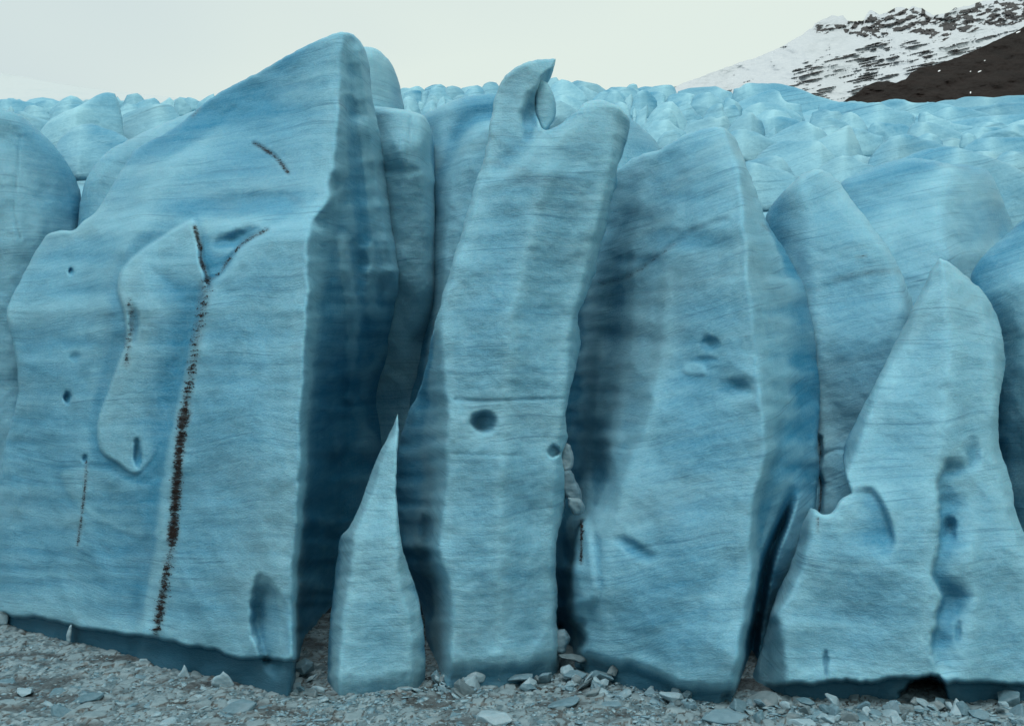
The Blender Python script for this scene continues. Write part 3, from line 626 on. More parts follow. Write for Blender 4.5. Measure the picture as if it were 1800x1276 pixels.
def G_feats(U, V, D, dirt, wet):
    D = channel(U, V, D, [(1668, 800), (1656, 850), (1654, 930), (1650, 970), (1642, 1010), (1660, 1050), (1650, 1090), (1642, 1150), (1655, 1192)], 9, 62, 0.75)
    D = dent(U, V, D, 1668, 928, 17, 28, 0.6, 0.8); D = dent(U, V, D, 1712, 800, 22, 40, 0.4, 0.95); D = dent(U, V, D, 1684, 1110, 9, 22, 0.2, 0.8)
    D0 = slab(U, V, D, [(1380, 900), (1470, 878), (1500, 862), (1530, 860), (1552, 890), (1566, 930), (1570, 960), (1555, 985), (1500, 1060), (1380, 1060)], -0.55, 16)
    D = D + (D0 - D) * sstep((U - 1470) / 90) * sstep((990 - V) / 60)          # scooped hollow under the peak
    D = dent(U, V, D, 1452, 1170, 5, 40, 0.25, 0.6)
    k = below(U, V, [(1270, 1205), (1380, 1196), (1460, 1192), (1600, 1188), (1650, 1182), (1665, 1194), (1800, 1196), (1960, 1190)], 9) * sstep((U - 1330) / 60)
    D = D + 1.15 * k
    D = dent(U, V, D, 1630, 1222, 44, 36, 4.0, 0.4)
    for line, w, a in (([(1640, 458), (1680, 475), (1720, 505)], 5, .3), ([(1700, 530), (1712, 525)], 13, .33), ([(1438, 910), (1437, 935)], 3.5, .75), ([(1660, 520), (1690, 535)], 14, .15)):
        dirt = np.maximum(dirt, a * near_line(U, V, line, w))
    return D, dirt, np.maximum(wet, k)
solid('serac', 'pale triangular serac at the right with a tall hollow groove in its lower face', G_out, G_rails, soft=1.8, re=5, rd=0.4, T=8, rb=110, feats=G_feats, sharp=(0, 11), edge=1.8)

# 9 leaning serac between the two
H_out = [(1441, 298), (1415, 304), (1390, 324), (1366, 350), (1347, 378), (1345, 420), (1370, 520), (1390, 700), (1400, 900), (1400, 1200), (1700, 1200), (1680, 800), (1650, 640), (1607, 545), (1600, 518), (1587, 486), (1570, 450),
         (1546, 415), (1520, 380), (1492, 345), (1468, 312)]
H_rails = [[(298, 1340, 60), (500, 1340, 57), (900, 1340, 55), (1200, 1340, 54)], [(298, 1405, 57.2), (450, 1420, 54), (600, 1440, 52.6), (900, 1440, 51.6), (1200, 1440, 51)],
           [(298, 1446, 56.8), (370, 1506, 55), (430, 1552, 53.6), (500, 1588, 52.4), (560, 1596, 51.6), (900, 1610, 51), (1200, 1610, 51)], [(298, 1470, 60), (430, 1582, 58), (560, 1630, 57), (900, 1660, 57), (1200, 1660, 57)]]
def H_feats(U, V, D, dirt, wet):
    for line, w, a in (([(1470, 492), (1520, 480), (1590, 476)], 10, .4), ([(1505, 452), (1522, 450)], 5, .5), ([(1440, 770), (1442, 800), (1438, 830), (1443, 850), (1440, 900)], 4, .95)):
        dirt = np.maximum(dirt, a * near_line(U, V, line, w))
    D = D + 0.5 * near_line(U, V, [(1440, 770), (1442, 800), (1438, 830), (1443, 850), (1440, 900)], 7) + 0.10 * near_line(U, V, [(1440, 806), (1462, 792), (1485, 790)], 3)
    D = D + 0.04 * near_line(U, V, [(1450, 505), (1520, 486), (1595, 480)], 9)
    return D, dirt, wet
solid('serac', 'deep blue leaning serac with slanting bands between the square block and the pale triangle', H_out, H_rails, soft=2.5, tone=-0.35, re=12, rd=0.9, T=8, feats=H_feats, tilt=0.34, fold=0.9)

# 10 wedge behind it
I_out = [(1478, 322), (1500, 308), (1530, 295), (1580, 281), (1620, 279), (1662, 287), (1700, 290), (1735, 300), (1750, 322), (1766, 360), (1780, 398), (1800, 460), (1790, 620), (1560, 640), (1500, 520), (1470, 400)]
I_rails = [[(280, 1440, 66), (600, 1440, 62)], [(280, 1600, 65.6), (400, 1560, 61.6), (600, 1560, 59)], [(280, 1662, 66), (330, 1662, 63), (450, 1662, 59.6), (600, 1662, 58)], [(280, 1760, 70), (450, 1790, 67), (600, 1800, 66)]]
def I_feats(U, V, D, dirt, wet):
    return D, np.maximum(dirt, 0.25 * near_line(U, V, [(1648, 290), (1700, 296)], 7)), wet
solid('serac', 'wide wedge of banded ice with a sharp vertical ridge rising behind the pale triangle', I_out, I_rails, soft=2.8, re=20, rd=1.4, T=9, tilt=0.20, feats=I_feats, g=3.2)

# 11 right margin
J_out = [(1900, 330), (1840, 358), (1800, 384), (1775, 407), (1745, 434), (1722, 458), (1706, 488), (1712, 540), (1740, 640), (1745, 800), (1760, 1000), (1770, 1260), (2100, 1260), (2100, 360)]
J_rails = [[(330, 1690, 56), (500, 1700, 54), (800, 1740, 54), (1260, 1760, 53)], [(330, 1900, 53), (500, 1800, 51.2), (800, 1830, 49.6), (1260, 1850, 49)], [(330, 2100, 52), (1260, 2100, 48)]]
def J_feats(U, V, D, dirt, wet):
    k = below(U, V, [(1700, 1190), (2100, 1190)], 9); return D + 0.8 * k, np.maximum(dirt, 0.16 * near_line(U, V, [(1750, 560), (1830, 500)], 40)), np.maximum(wet, k)
solid('serac', 'dark banded serac cut off by the right edge of the picture', J_out, J_rails, soft=4, tone=-0.3, re=16, rd=1.2, T=8, tilt=0.24, feats=J_feats, g=3.5)

# 12-15 the cleft between massif and pillar
solid('serac', 'rounded thumb of ice rising behind the summit of the huge serac', [(636, 84), (655, 84), (674, 96), (689, 115), (700, 142), (706, 170), (711, 196), (720, 260), (620, 280), (610, 150)],
      [[(80, 620, 63), (280, 620, 62)], [(80, 655, 63), (280, 665, 61.5)], [(80, 690, 66), (280, 720, 64)]], soft=5, re=22, rd=1.4, T=5, g=3, big=0.15)
def K_feats(U, V, D, dirt, wet):
    D = D + 0.12 * near_line(U, V, [(722, 205), (718, 250), (714, 290)], 3)
    D = dent(U, V, D, 705, 300, 60, 14, 0.12, 0.9)
    return D, dirt, wet
solid('serac', 'upright column of ice filling the cleft beside the huge serac', [(640, 192), (668, 188), (702, 192), (728, 197), (747, 206), (757, 228), (764, 268), (764, 340), (766, 420), (770, 500), (772, 800), (768, 1100), (640, 1100), (630, 600), (630, 260)],
      [[(190, 640, 62), (500, 650, 64), (700, 650, 67), (1100, 650, 68)], [(190, 700, 61.5), (260, 705, 60.4), (500, 715, 62.6), (700, 715, 67), (1100, 715, 68)], [(190, 748, 62.5), (260, 752, 61.2), (500, 760, 63), (700, 670, 67), (1100, 670, 68)], [(190, 762, 66), (500, 775, 67), (700, 775, 68), (1100, 680, 69)]],
      soft=3, re=10, rd=0.8, T=5, feats=K_feats, g=3)
def K2_feats(U, V, D, dirt, wet):
    D = slab(U, V, D, [(820, 236), (800, 280), (784, 330), (772, 400), (766, 520), (760, 700), (900, 700), (900, 220), (850, 215)], 1.6, 34)
    return D, dirt, wet
solid('serac', 'curved blue ice wall with pale rib in the gap left of the hooked pillar', [(700, 240), (740, 205), (780, 184), (805, 174), (840, 167), (880, 164), (920, 170), (930, 500), (920, 900), (690, 900), (690, 560), (690, 420), (690, 300)],
      [[(160, 745, 68), (900, 745, 65)], [(160, 790, 66.5), (300, 780, 65), (900, 780, 63)], [(160, 880, 65), (900, 880, 61)]], soft=3.5, re=20, rd=1.4, T=5, feats=K2_feats, tone=-0.15, tilt=0.12, g=3)
solid('serac', 'pale smooth dome of ice behind the gap right of the hooked pillar', [(1050, 190), (1085, 192), (1108, 208), (1130, 226), (1152, 248), (1163, 268), (1200, 330), (1180, 460), (1040, 470), (1020, 300)],
      [[(190, 1020, 60), (460, 1020, 59)], [(190, 1080, 62), (300, 1080, 59.8), (460, 1080, 59)], [(190, 1160, 64), (460, 1200, 61)]], soft=5, re=26, rd=1.5, T=5, g=3)

# ------------------------------------------------------------------ the icefall behind: block after block climbing the slope
def blob(label, pts, d, ridge=0.5, steep=(1.0, 1.0), group=None, zone=None, tilt=0.25, drop=None, round_=0.22, g=None):
    P = [zone(*p) for p in pts] if zone else list(pts)
    us = [p[0] for p in P]; vs_ = [p[1] for p in P]
    w = max(us) - min(us); h = max(vs_) - min(vs_)
    drop = drop or max(14, 0.55 * w ** 0.9 * (75 / d) ** 0.3)
    lo = max(vs_) + drop
    out = list(P) + [(P[-1][0] + 0.08 * w, lo), (0.5 * (P[0][0] + P[-1][0]), lo + 4), (P[0][0] - 0.08 * w, lo)]
    ur = min(us) + ridge * w; mpp = d / F
    tot = lo - min(vs_)
    def fn(U, V):
        a = (ur - U) * mpp * 0.75 * steep[0]; c = (U - ur) * mpp * 0.75 * steep[1]
        bend = np.maximum(a, c)
        t = np.clip((lo - V) / tot, 0, 1.2)
        return d + bend + 0.5 * tot * mpp * t ** 1.5
    g = g or (2.4 if d < 100 else 1.8)
    re = max(3.0, round_ * 0.5 * min(w, tot))
    return solid('serac', label, out, None, g=g, soft=1.2, re=re, rd=0.55 * re * mpp * 1.4, crease=0.5 * (d / 60), sharp=tuple(range(0, len(P), 2)), T=0.45 * w * mpp, mat=(ICE_MID if d < 100 else ICE_FAR), tilt=tilt,
                 big=0.25 * (d / 60), mid=0.07 * (d / 60), fine=0.02 * (d / 60), edge=0.8, group=group, depth_fn=fn, nscale=d / 55.0, fold=0.8)
z1 = lambda x, y: (1080 + x / 5, 140 + y / 5)
z2 = lambda x, y: (1440 + x / 5, 140 + y / 5)
zl = lambda x, y: (x / 4.5, 140 + y / 4.5)
zc = lambda x, y: (690 + x / 4.286, 130 + y / 4.286)
R1, R2, GL, GC = 'blocks of the far icefall before the snowy mountain', 'low ridges of ice before the dark hillside', 'distant blocks on the skyline left of the huge serac', 'distant blocks between the summit and the hooked pillar'
FAR = 'small ice block packed in the icefall below the snowy mountain'
LOW = 'low smooth ice ridge on the field below the dark hillside'
LEFT = 'small ice block on the skyline left of the huge serac'
CEN = 'small ice block between the summit thumb and the hooked pillar'
CR = 'small rounded ice block on the skyline right of the hook'
FARLIST = []
for label, pts, d, rg, st, grp, zn in [
    ('long flat-topped ice ridge along the skyline under the snowy mountain', [(1040, 130), (1050, 85), (1100, 75), (1150, 40), (1300, 35), (1450, 38), (1550, 60), (1650, 90), (1750, 135), (1850, 165), (2000, 205), (2200, 290)], 270, .1, (2, .3), R1, z1),
    ('slanting ice block with a square step at its right end, below the flat-topped skyline ridge', [(1080, 200), (1200, 150), (1330, 100), (1400, 88), (1450, 110), (1500, 190), (1640, 220), (1645, 280)], 205, .75, (.5, 1.3), R1, z1),
    (FAR, [(450, 190), (470, 150), (530, 125), (640, 120), (720, 135), (715, 165)], 205, .8, (.5, 1.4), R1, z1),
    (FAR, [(560, 105), (680, 75), (800, 65), (900, 65), (980, 95), (1035, 115)], 290, .8, (.4, 1), R1, z1),
    (FAR, [(210, 80), (270, 62), (330, 68), (420, 48), (500, 50), (530, 70), (545, 115)], 270, .7, (.6, 1), R1, z1),
    (FAR, [(95, 80), (130, 45), (165, 38), (195, 48), (208, 85)], 280, .5, (1, 1), R1, z1),
    (FAR, [(-80, 110), (-30, 70), (50, 70), (150, 85), (215, 95)], 260, .5, (.6, .6), R1, z1),
    (FAR, [(-150, 130), (-60, 90), (40, 100), (90, 150), (100, 200)], 215, .6, (.7, 1), R1, z1),
    ('tall rounded ice dome in the far icefall with two spiky splinters at its foot', [(150, 240), (165, 170), (200, 120), (240, 95), (290, 100), (340, 140), (375, 190), (378, 250)], 185, .35, (.7, 1.2), R1, z1),
    (FAR, [(310, 115), (380, 105), (430, 115), (448, 150), (446, 210)], 205, .8, (.6, 1.8), R1, z1),
    (FAR, [(70, 215), (110, 160), (150, 125), (160, 170), (150, 260)], 190, .8, (.8, 1.8), R1, z1),
    (FAR, [(-20, 230), (40, 195), (100, 210), (135, 260), (140, 310)], 150, .6, (.8, 1.2), R1, z1),
    (FAR, [(155, 320), (160, 270), (178, 248), (190, 270), (192, 320)], 152, .6, (1, 1), R1, z1),
    (FAR, [(190, 335), (240, 260), (290, 222), (297, 290), (280, 370)], 147, .8, (.8, 2), R1, z1),
    ('fluted ice block with downhill grooves in the middle of the far icefall', [(250, 420), (300, 330), (380, 230), (440, 200), (510, 195), (560, 240), (600, 300), (640, 375)], 132, .65, (.6, 1.6), R1, z1),
    (FAR, [(300, 420), (360, 330), (430, 270), (490, 255), (530, 310), (560, 400)], 127, .7, (.5, 1.8), R1, z1),
    (FAR, [(530, 210), (590, 185), (640, 195), (680, 240), (720, 300), (770, 335)], 152, .4, (.6, 1.2), R1, z1),
    (FAR, [(670, 215), (690, 160), (760, 120), (840, 115), (900, 150), (960, 190), (1060, 230), (1110, 285)], 168, .35, (.8, .8), R1, z1),
    (FAR, [(780, 335), (830, 250), (900, 210), (945, 215), (965, 290), (1000, 345)], 142, .8, (.6, 1.6), R1, z1),
    ('curved dark-backed rim of ice arching over a hollow in the far icefall', [(965, 180), (990, 155), (1040, 175), (1090, 210), (1125, 260), (1120, 300)], 150, .6, (.4, 2.2), R1, z1),
    (FAR, [(940, 290), (1000, 230), (1060, 225), (1100, 280), (1110, 330)], 146, .2, (.8, .8), R1, z1),
    ('ice block with a wavy crest just above the square-shouldered serac', [(610, 445), (660, 360), (740, 360), (830, 325), (900, 345), (980, 325), (1020, 385)], 120, .8, (.4, 2), R1, z1),
    ('ice block with a hollow in its peak above the square-shouldered serac', [(1000, 435), (1080, 340), (1150, 300), (1210, 290), (1250, 340), (1290, 360)], 115, .7, (.6, 1.6), R1, z1),
    (FAR, [(1100, 300), (1180, 240), (1280, 200), (1400, 210), (1560, 270), (1640, 330), (1650, 365)], 152, .3, (.7, .6), R1, z1),
    (FAR, [(1090, 425), (1200, 360), (1330, 340), (1440, 325), (1540, 340), (1640, 375)], 118, .5, (.6, .7), R1, z1),
    (FAR, [(1250, 320), (1300, 280), (1400, 265), (1500, 285), (1560, 340)], 135, .5, (.6, 1), R1, z1),
    ('split ice block with a dark slanting face directly behind the square-shouldered serac', [(280, 435), (370, 370), (470, 355), (510, 390), (560, 430), (640, 480)], 102, .5, (.5, 1.6), R1, z1),
    ('little pale cap of ice showing over the left shoulder of the square-shouldered serac', [(390, 520), (450, 460), (530, 445), (580, 480), (600, 530)], 86, .5, (.7, .9), R1, z1),
    ('rounded ice hump with horizontal bands right behind the top of the square-shouldered serac', [(1000, 480), (1060, 445), (1150, 435), (1260, 470), (1340, 510), (1430, 560)], 83, .3, (.7, .7), R1, z1),
    (FAR, [(1320, 495), (1370, 450), (1415, 420), (1432, 475)], 102, .8, (.7, 2), R1, z1),
    ('ice block with a dark cave mouth under its peak in the middle distance', [(1360, 525), (1450, 460), (1550, 410), (1680, 365), (1760, 410), (1830, 440), (1880, 500)], 97, .75, (.5, 1.6), R1, z1),
    ('broad rounded hump of ice with a cracked right end in the middle distance', [(1220, 725), (1280, 650), (1370, 580), (1470, 540), (1600, 535), (1800, 545), (1860, 600), (1920, 660), (1965, 720)], 74, .8, (.5, 1.4), R1, z1),
    ('low pale swell of ice just right of the square-shouldered serac', [(1150, 725), (1230, 700), (1350, 675), (1420, 670), (1480, 690), (1540, 770), (1595, 855)], 68, .65, (.6, 1), R1, z1),
    ('smooth blue flank of ice right behind the ridge of the square-shouldered serac', [(1140, 725), (1250, 735), (1400, 780), (1520, 812), (1595, 855), (1640, 960)], 63, .2, (.6, .6), R1, z1),
    # before the dark hillside
    ('big wave-shaped ice ridge ending in a blunt nose below the dark hillside', [(0, 225), (100, 200), (250, 200), (400, 208), (530, 200), (600, 240), (700, 275), (800, 290), (838, 320), (842, 380)], 172, .62, (.5, .8), R2, z2),
    (LOW, [(500, 215), (620, 175), (750, 178), (800, 200), (1000, 200), (1200, 240), (1260, 290)], 235, .4, (.6, .5), R2, z2),
    (LOW, [(1000, 210), (1080, 185), (1200, 180), (1280, 155), (1400, 152), (1530, 160), (1650, 145), (1800, 140), (1950, 135)], 310, .5, (.4, .4), R2, z2),
    (LOW, [(850, 320), (1000, 300), (1100, 250), (1230, 240), (1380, 275), (1500, 315)], 192, .45, (.6, .6), R2, z2),
    (LOW, [(1150, 245), (1500, 225), (1560, 205), (1800, 210), (1950, 212)], 248, .5, (.4, .4), R2, z2),
    (LOW, [(-60, 290), (50, 262), (100, 280), (180, 285), (208, 320)], 142, .7, (.5, 1.2), R2, z2),
    ('small steep ice knob beside the big wave-shaped ridge', [(175, 355), (220, 300), (280, 285), (330, 310), (390, 360), (430, 440)], 132, .45, (.8, 1.2), R2, z2),
    ('boxy ice block with a level top below the nose of the wave-shaped ridge', [(425, 445), (470, 385), (560, 380), (650, 390), (760, 395), (800, 430)], 130, .2, (1, .5), R2, z2),
    ('long tapering ice fin pointing right beyond the wave-shaped ridge', [(868, 380), (880, 300), (950, 285), (1000, 320), (1100, 350), (1200, 390), (1360, 415)], 152, .15, (2, .6), R2, z2),
    ('banded ice hump in front of the long tapering fin', [(770, 480), (810, 400), (860, 375), (980, 378), (1080, 410), (1200, 450), (1265, 485)], 121, .3, (1, .6), R2, z2),
    (LOW, [(1160, 375), (1300, 345), (1450, 320), (1600, 315), (1800, 300), (1950, 295)], 182, .5, (.5, .4), R2, z2),
    (LOW, [(1345, 415), (1400, 385), (1600, 378), (1665, 415)], 142, .5, (.6, .8), R2, z2),
    (LOW, [(1640, 410), (1720, 370), (1800, 355), (1950, 345)], 150, .5, (.6, .5), R2, z2),
    ('pyramid-shaped ice block with a deep blue triangular face in the middle distance', [(-40, 540), (100, 480), (180, 440), (262, 402), (295, 440), (350, 560), (390, 680)], 88, .66, (.35, 2.2), R1, z2),
    ('pale ice block split by a black crack beside the blue pyramid', [(280, 440), (340, 425), (400, 440), (470, 480), (560, 500), (575, 560)], 92, .2, (.6, .6), R1, z2),
    ('long smooth whaleback of ice behind the wide wedge', [(440, 700), (520, 600), (620, 510), (770, 480), (900, 520), (1050, 560), (1140, 590)], 81, .35, (.8, .6), R2, z2),
    (LOW, [(860, 510), (960, 470), (1030, 490), (1075, 540)], 106, .6, (.6, 1.2), R2, z2),
    (LOW, [(1070, 530), (1140, 512), (1220, 520), (1335, 570)], 112, .4, (.6, .8), R2, z2),
    ('small round dark blue ice bump among the low ridges', [(1250, 500), (1300, 470), (1370, 490), (1395, 540)], 106, .4, (.8, 1), R2, z2),
    (LOW, [(1240, 470), (1400, 420), (1580, 418), (1640, 445)], 126, .5, (.5, .8), R2, z2),
    (LOW, [(1370, 540), (1450, 480), (1600, 435), (1720, 400), (1850, 400), (1950, 410)], 111, .6, (.6, .6), R2, z2),
    (LOW, [(1270, 600), (1370, 530), (1500, 510), (1800, 505), (1950, 505)], 96, .35, (.7, .4), R2, z2),
    ('rounded pale hump of ice at the right edge beyond the wide wedge', [(1555, 700), (1620, 640), (1700, 630), (1800, 640), (1950, 660)], 79, .4, (.8, .5), R2, z2),
    (LOW, [(1310, 650), (1450, 630), (1600, 640), (1660, 680)], 86, .5, (.6, .8), R2, z2),
    ('long sweeping ridge of ice running down to the right just behind the wide wedge', [(640, 730), (800, 660), (950, 610), (1100, 590), (1200, 590), (1340, 630), (1500, 680), (1700, 760), (1850, 850), (1950, 920)], 70, .45, (.6, .6), R2, z2),
    (FAR, [(270, 690), (340, 660), (420, 680), (480, 760)], 83, .5, (.7, .8), R1, z2),
    ('smooth ice mound with a shaded right flank just left of the wide wedge', [(-50, 820), (100, 710), (200, 670), (260, 670), (380, 730), (480, 770)], 69, .5, (.6, .9), R1, z2),
    (FAR, [(-30, 440), (80, 400), (150, 405), (200, 440)], 108, .6, (.5, .8), R1, z2),
    (FAR, [(-100, 400), (0, 330), (150, 350), (260, 400)], 118, .4, (.5, .6), R1, z2),
    # left skyline
    ('smooth blue dome of ice in the notch left of the huge serac', [(437, 540), (470, 480), (530, 415), (600, 370), (660, 352), (730, 352), (830, 385), (930, 420), (1010, 470), (1060, 560)], 67, .3, (.8, .7), GL, zl),
    ('tall wedge-shaped serac with a shaded right end behind the blue dome', [(320, 400), (400, 320), (500, 260), (650, 195), (760, 130), (830, 103), (910, 112), (940, 180), (965, 300), (980, 420)], 84, .42, (.5, 1.1), GL, zl),
    ('broad ice block with a dark speck at its left end behind the huge serac', [(950, 330), (970, 285), (1080, 235), (1200, 200), (1300, 192), (1360, 205), (1400, 260), (1440, 330)], 92, .6, (.5, 1), GL, zl),
    (LEFT, [(-80, 180), (0, 160), (60, 155), (180, 170), (270, 190), (330, 230)], 135, .3, (.5, .6), GL, zl),
    (LEFT, [(100, 260), (170, 250), (250, 285), (330, 315), (400, 330)], 88, .3, (.6, .6), GL, zl),
    (LEFT, [(180, 250), (210, 212), (270, 205), (340, 225), (390, 280), (410, 310)], 108, .4, (.7, 1), GL, zl),
    (LEFT, [(60, 240), (85, 208), (110, 240)], 110, .5, (1, 1), GL, zl),
    (LEFT, [(440, 200), (500, 150), (560, 125), (610, 140), (660, 175), (690, 200)], 165, .5, (.6, 1), GL, zl),
    (LEFT, [(400, 300), (440, 220), (560, 195), (640, 200)], 105, .5, (.6, .6), GL, zl),
    (LEFT, [(400, 240), (470, 180), (550, 152), (640, 175), (660, 200)], 140, .5, (.6, .8), GL, zl),
    (LEFT, [(270, 190), (330, 170), (440, 165), (520, 190)], 190, .5, (.5, .6), GL, zl),
    ('double-humped ice block on the skyline between the wedge and the huge serac', [(985, 165), (1005, 125), (1045, 115), (1085, 106), (1120, 135), (1145, 165)], 175, .45, (.8, 1), GL, zl),
    (LEFT, [(1040, 215), (1120, 170), (1220, 145), (1260, 175)], 130, .7, (.5, 1.2), GL, zl),
    (LEFT, [(930, 250), (980, 200), (1060, 195), (1100, 230)], 125, .5, (.6, .8), GL, zl),
    (LEFT, [(910, 170), (930, 132), (950, 165), (975, 180)], 190, .4, (1, 1), GL, zl),
    (LEFT, [(1260, 190), (1310, 165), (1340, 142), (1370, 165), (1390, 190)], 185, .6, (.7, 1.2), GL, zl),
    (LEFT, [(1375, 220), (1390, 160), (1425, 138), (1470, 175), (1510, 220)], 130, .3, (1.4, .8), GL, zl),
    (LEFT, [(1450, 170), (1480, 140), (1530, 150), (1575, 175)], 190, .5, (.7, .8), GL, zl),
    (LEFT, [(1560, 200), (1620, 145), (1690, 112), (1705, 150), (1720, 200)], 150, .8, (.6, 1.4), GL, zl),
    # between summit and hook
    (CEN, [(40, 120), (80, 105), (130, 110), (200, 92), (240, 120)], 240, .6, (.5, .8), GC, zc),
    (CEN, [(245, 110), (300, 85), (365, 78), (410, 110)], 260, .6, (.5, .8), GC, zc),
    (CEN, [(75, 180), (90, 145), (130, 128), (215, 130), (225, 190)], 205, .3, (.6, .8), GC, zc),
    (CEN, [(215, 200), (225, 140), (270, 130), (285, 180)], 195, .3, (.8, .8), GC, zc),
    (CEN, [(270, 150), (290, 110), (330, 97), (375, 110), (420, 160), (455, 200)], 195, .3, (.7, 1), GC, zc),
    (CEN, [(390, 150), (410, 100), (450, 92), (510, 105), (540, 140)], 220, .3, (.7, .8), GC, zc),
    (CEN, [(520, 110), (580, 95), (640, 86), (670, 100)], 270, .5, (.5, .8), GC, zc),
    ('round dark blue ice block on the skyline touching the hooked pillar', [(665, 130), (690, 80), (730, 60), (780, 70), (810, 110), (830, 150)], 200, .3, (1, .8), GC, zc),
    (CEN, [(540, 150), (570, 118), (620, 105), (680, 115), (695, 150)], 190, .5, (.6, 1), GC, zc),
    (CEN, [(450, 195), (490, 165), (540, 158), (575, 180)], 150, .5, (.6, .8), GC, zc),
    (CEN, [(75, 260), (85, 205), (130, 190), (170, 205), (200, 250), (210, 280)], 120, .3, (.8, 1), GC, zc),
    (CEN, [(70, 215), (90, 180), (150, 170), (180, 200)], 150, .4, (.7, 1), GC, zc),
    (CEN, [(85, 290), (115, 240), (140, 270), (150, 300)], 96, .5, (1, 1), GC, zc),
    (CEN, [(190, 250), (200, 205), (235, 225), (250, 270)], 130, .3, (.8, 1.2), GC, zc),
    (CEN, [(220, 285), (250, 230), (300, 195), (325, 210), (330, 260)], 110, .7, (.7, 1.6), GC, zc),
    (CEN, [(255, 200), (290, 152), (330, 180), (360, 220)], 145, .4, (.8, 1), GC, zc),
    (CEN, [(325, 250), (360, 185), (385, 172), (400, 215), (440, 240)], 125, .5, (.9, 1.2), GC, zc),
    (CEN, [(260, 300), (285, 255), (310, 285), (330, 300)], 98, .5, (1, 1), GC, zc),
    (CEN, [(390, 230), (410, 190), (450, 200), (480, 235)], 120, .5, (.8, 1), GC, zc),
    # right of the hook
    (CR, [(1130, 60), (1180, 40), (1235, 25), (1255, 50), (1265, 90)], 230, .75, (.5, 1.4), GC, zc),
    ('broad knobbly ice block on the skyline just right of the hook', [(1180, 130), (1210, 75), (1275, 40), (1330, 55), (1390, 100), (1440, 140), (1470, 190)], 170, .35, (.7, .8), GC, zc),
    (CR, [(1345, 70), (1390, 50), (1450, 60), (1540, 80), (1600, 115), (1625, 140)], 240, .4, (.6, .8), GC, zc),
    (CR, [(1390, 110), (1430, 95), (1490, 120), (1550, 150), (1580, 190)], 190, .4, (.6, .8), GC, zc),
    (CR, [(1510, 190), (1560, 140), (1640, 135), (1680, 170)], 180, .5, (.7, 1), GC, zc),
    (CR, [(1590, 200), (1640, 140), (1700, 135), (1740, 190), (1760, 220)], 160, .5, (.7, 1.2), GC, zc),
    (CR, [(1640, 130), (1680, 100), (1750, 100), (1800, 105), (1840, 130)], 230, .5, (.6, .8), GC, zc),
    (CR, [(1200, 240), (1230, 170), (1290, 165), (1400, 190), (1460, 240)], 140, .3, (.8, .8), GC, zc),
    ('smooth blue slope of ice seen through the gap beside the hook', [(1190, 300), (1220, 210), (1260, 200), (1320, 230), (1380, 270), (1440, 330)], 72, .2, (.8, .8), GC, zc),
]:
    FARLIST.append((label, pts, d, rg, st, grp, zn))
_ord = ['first', 'second', 'third', 'fourth', 'fifth', 'sixth', 'seventh', 'eighth', 'ninth', 'tenth', 'eleventh', 'twelfth', 'thirteenth', 'fourteenth', 'fifteenth', 'sixteenth', 'seventeenth', 'eighteenth',
        'nineteenth', 'twentieth', 'twenty-first', 'twenty-second', 'twenty-third', 'twenty-fourth', 'twenty-fifth', 'twenty-sixth']
_rank = {}
for lab in (FAR, LOW, LEFT, CEN, CR):
    for q, it in enumerate(sorted((it for it in FARLIST if it[0] == lab), key=lambda it: it[6](*it[1][len(it[1]) // 2])[0])): _rank[id(it)] = q
for it in FARLIST:
    lab = it[0] + ((', ' + _ord[_rank[id(it)]] + ' from the left') if id(it) in _rank else '')
    blob(lab, *it[1:])

import bmesh
# ------------------------------------------------------------------ dirt seams: grit frozen into the ice, one part per seam
m, n, l, b = nodes_of('black_grit')
tc = nd(n, 'ShaderNodeTexCoord').outputs['Object']
l.new(mix_c(n, l, noise_at(n, l, tc, (9, 9, 9), 1, 2), (0.006, 0.005, 0.005), (0.024, 0.013, 0.009)), b.inputs['Base Color']); b.inputs['Roughness'].default_value = 0.9
GRITMAT = m
OCT = np.array([(1, 0, 0), (-1, 0, 0), (0, 1, 0), (0, -1, 0), (0, 0, 1), (0, 0, -1)], float)
OCT_F = np.array([(0, 2, 4), (2, 1, 4), (1, 3, 4), (3, 0, 4), (2, 0, 5), (1, 2, 5), (3, 1, 5), (0, 3, 5)])
def hull_set(seed, n_):
    out = []
    for q in range(n_):
        rr = np.random.default_rng(seed + q); pts = rr.normal(size=(11, 3)); pts /= np.linalg.norm(pts, axis=1)[:, None]; pts *= rr.uniform(.75, 1.1, (11, 1))
        bm = bmesh.new()
        for p in pts: bm.verts.new(p)
        bmesh.ops.convex_hull(bm, input=bm.verts); bmesh.ops.triangulate(bm, faces=bm.faces); bm.verts.index_update()
        out.append((np.array([v_.co[:] for v_ in bm.verts]), np.array([[v_.index for v_ in f_.verts] for f_ in bm.faces]))); bm.free()
    return out
def shard_mesh(name, pos, size, squash, seed):
    r = np.random.default_rng(seed); VS, FS, base = [], [], 0
    HS = hull_set(seed * 10, 8); pick = r.integers(0, 8, len(pos)); a = r.uniform(0, 2 * np.pi, len(pos))
    tx, ty = r.normal(0, .16, len(pos)), r.normal(0, .16, len(pos))
    for q in range(8):
        s = np.nonzero(pick == q)[0]; hv, hf = HS[q]
        P = hv[None] * size[s][:, None, None] * squash[s][:, None, :]
        c, n_ = np.cos(a[s])[:, None], np.sin(a[s])[:, None]
        x = P[..., 0] * c - P[..., 1] * n_; y = P[..., 0] * n_ + P[..., 1] * c; z = P[..., 2] + x * tx[s][:, None] + y * ty[s][:, None]
        VS.append((np.stack([x, y, z], 2) + pos[s][:, None, :]).reshape(-1, 3)); FS.append((hf[None] + base + (np.arange(len(s)) * len(hv))[:, None, None]).reshape(-1, 3)); base += len(s) * len(hv)
    return new_mesh(name, np.concatenate(VS), tris=np.concatenate(FS), smooth=False)
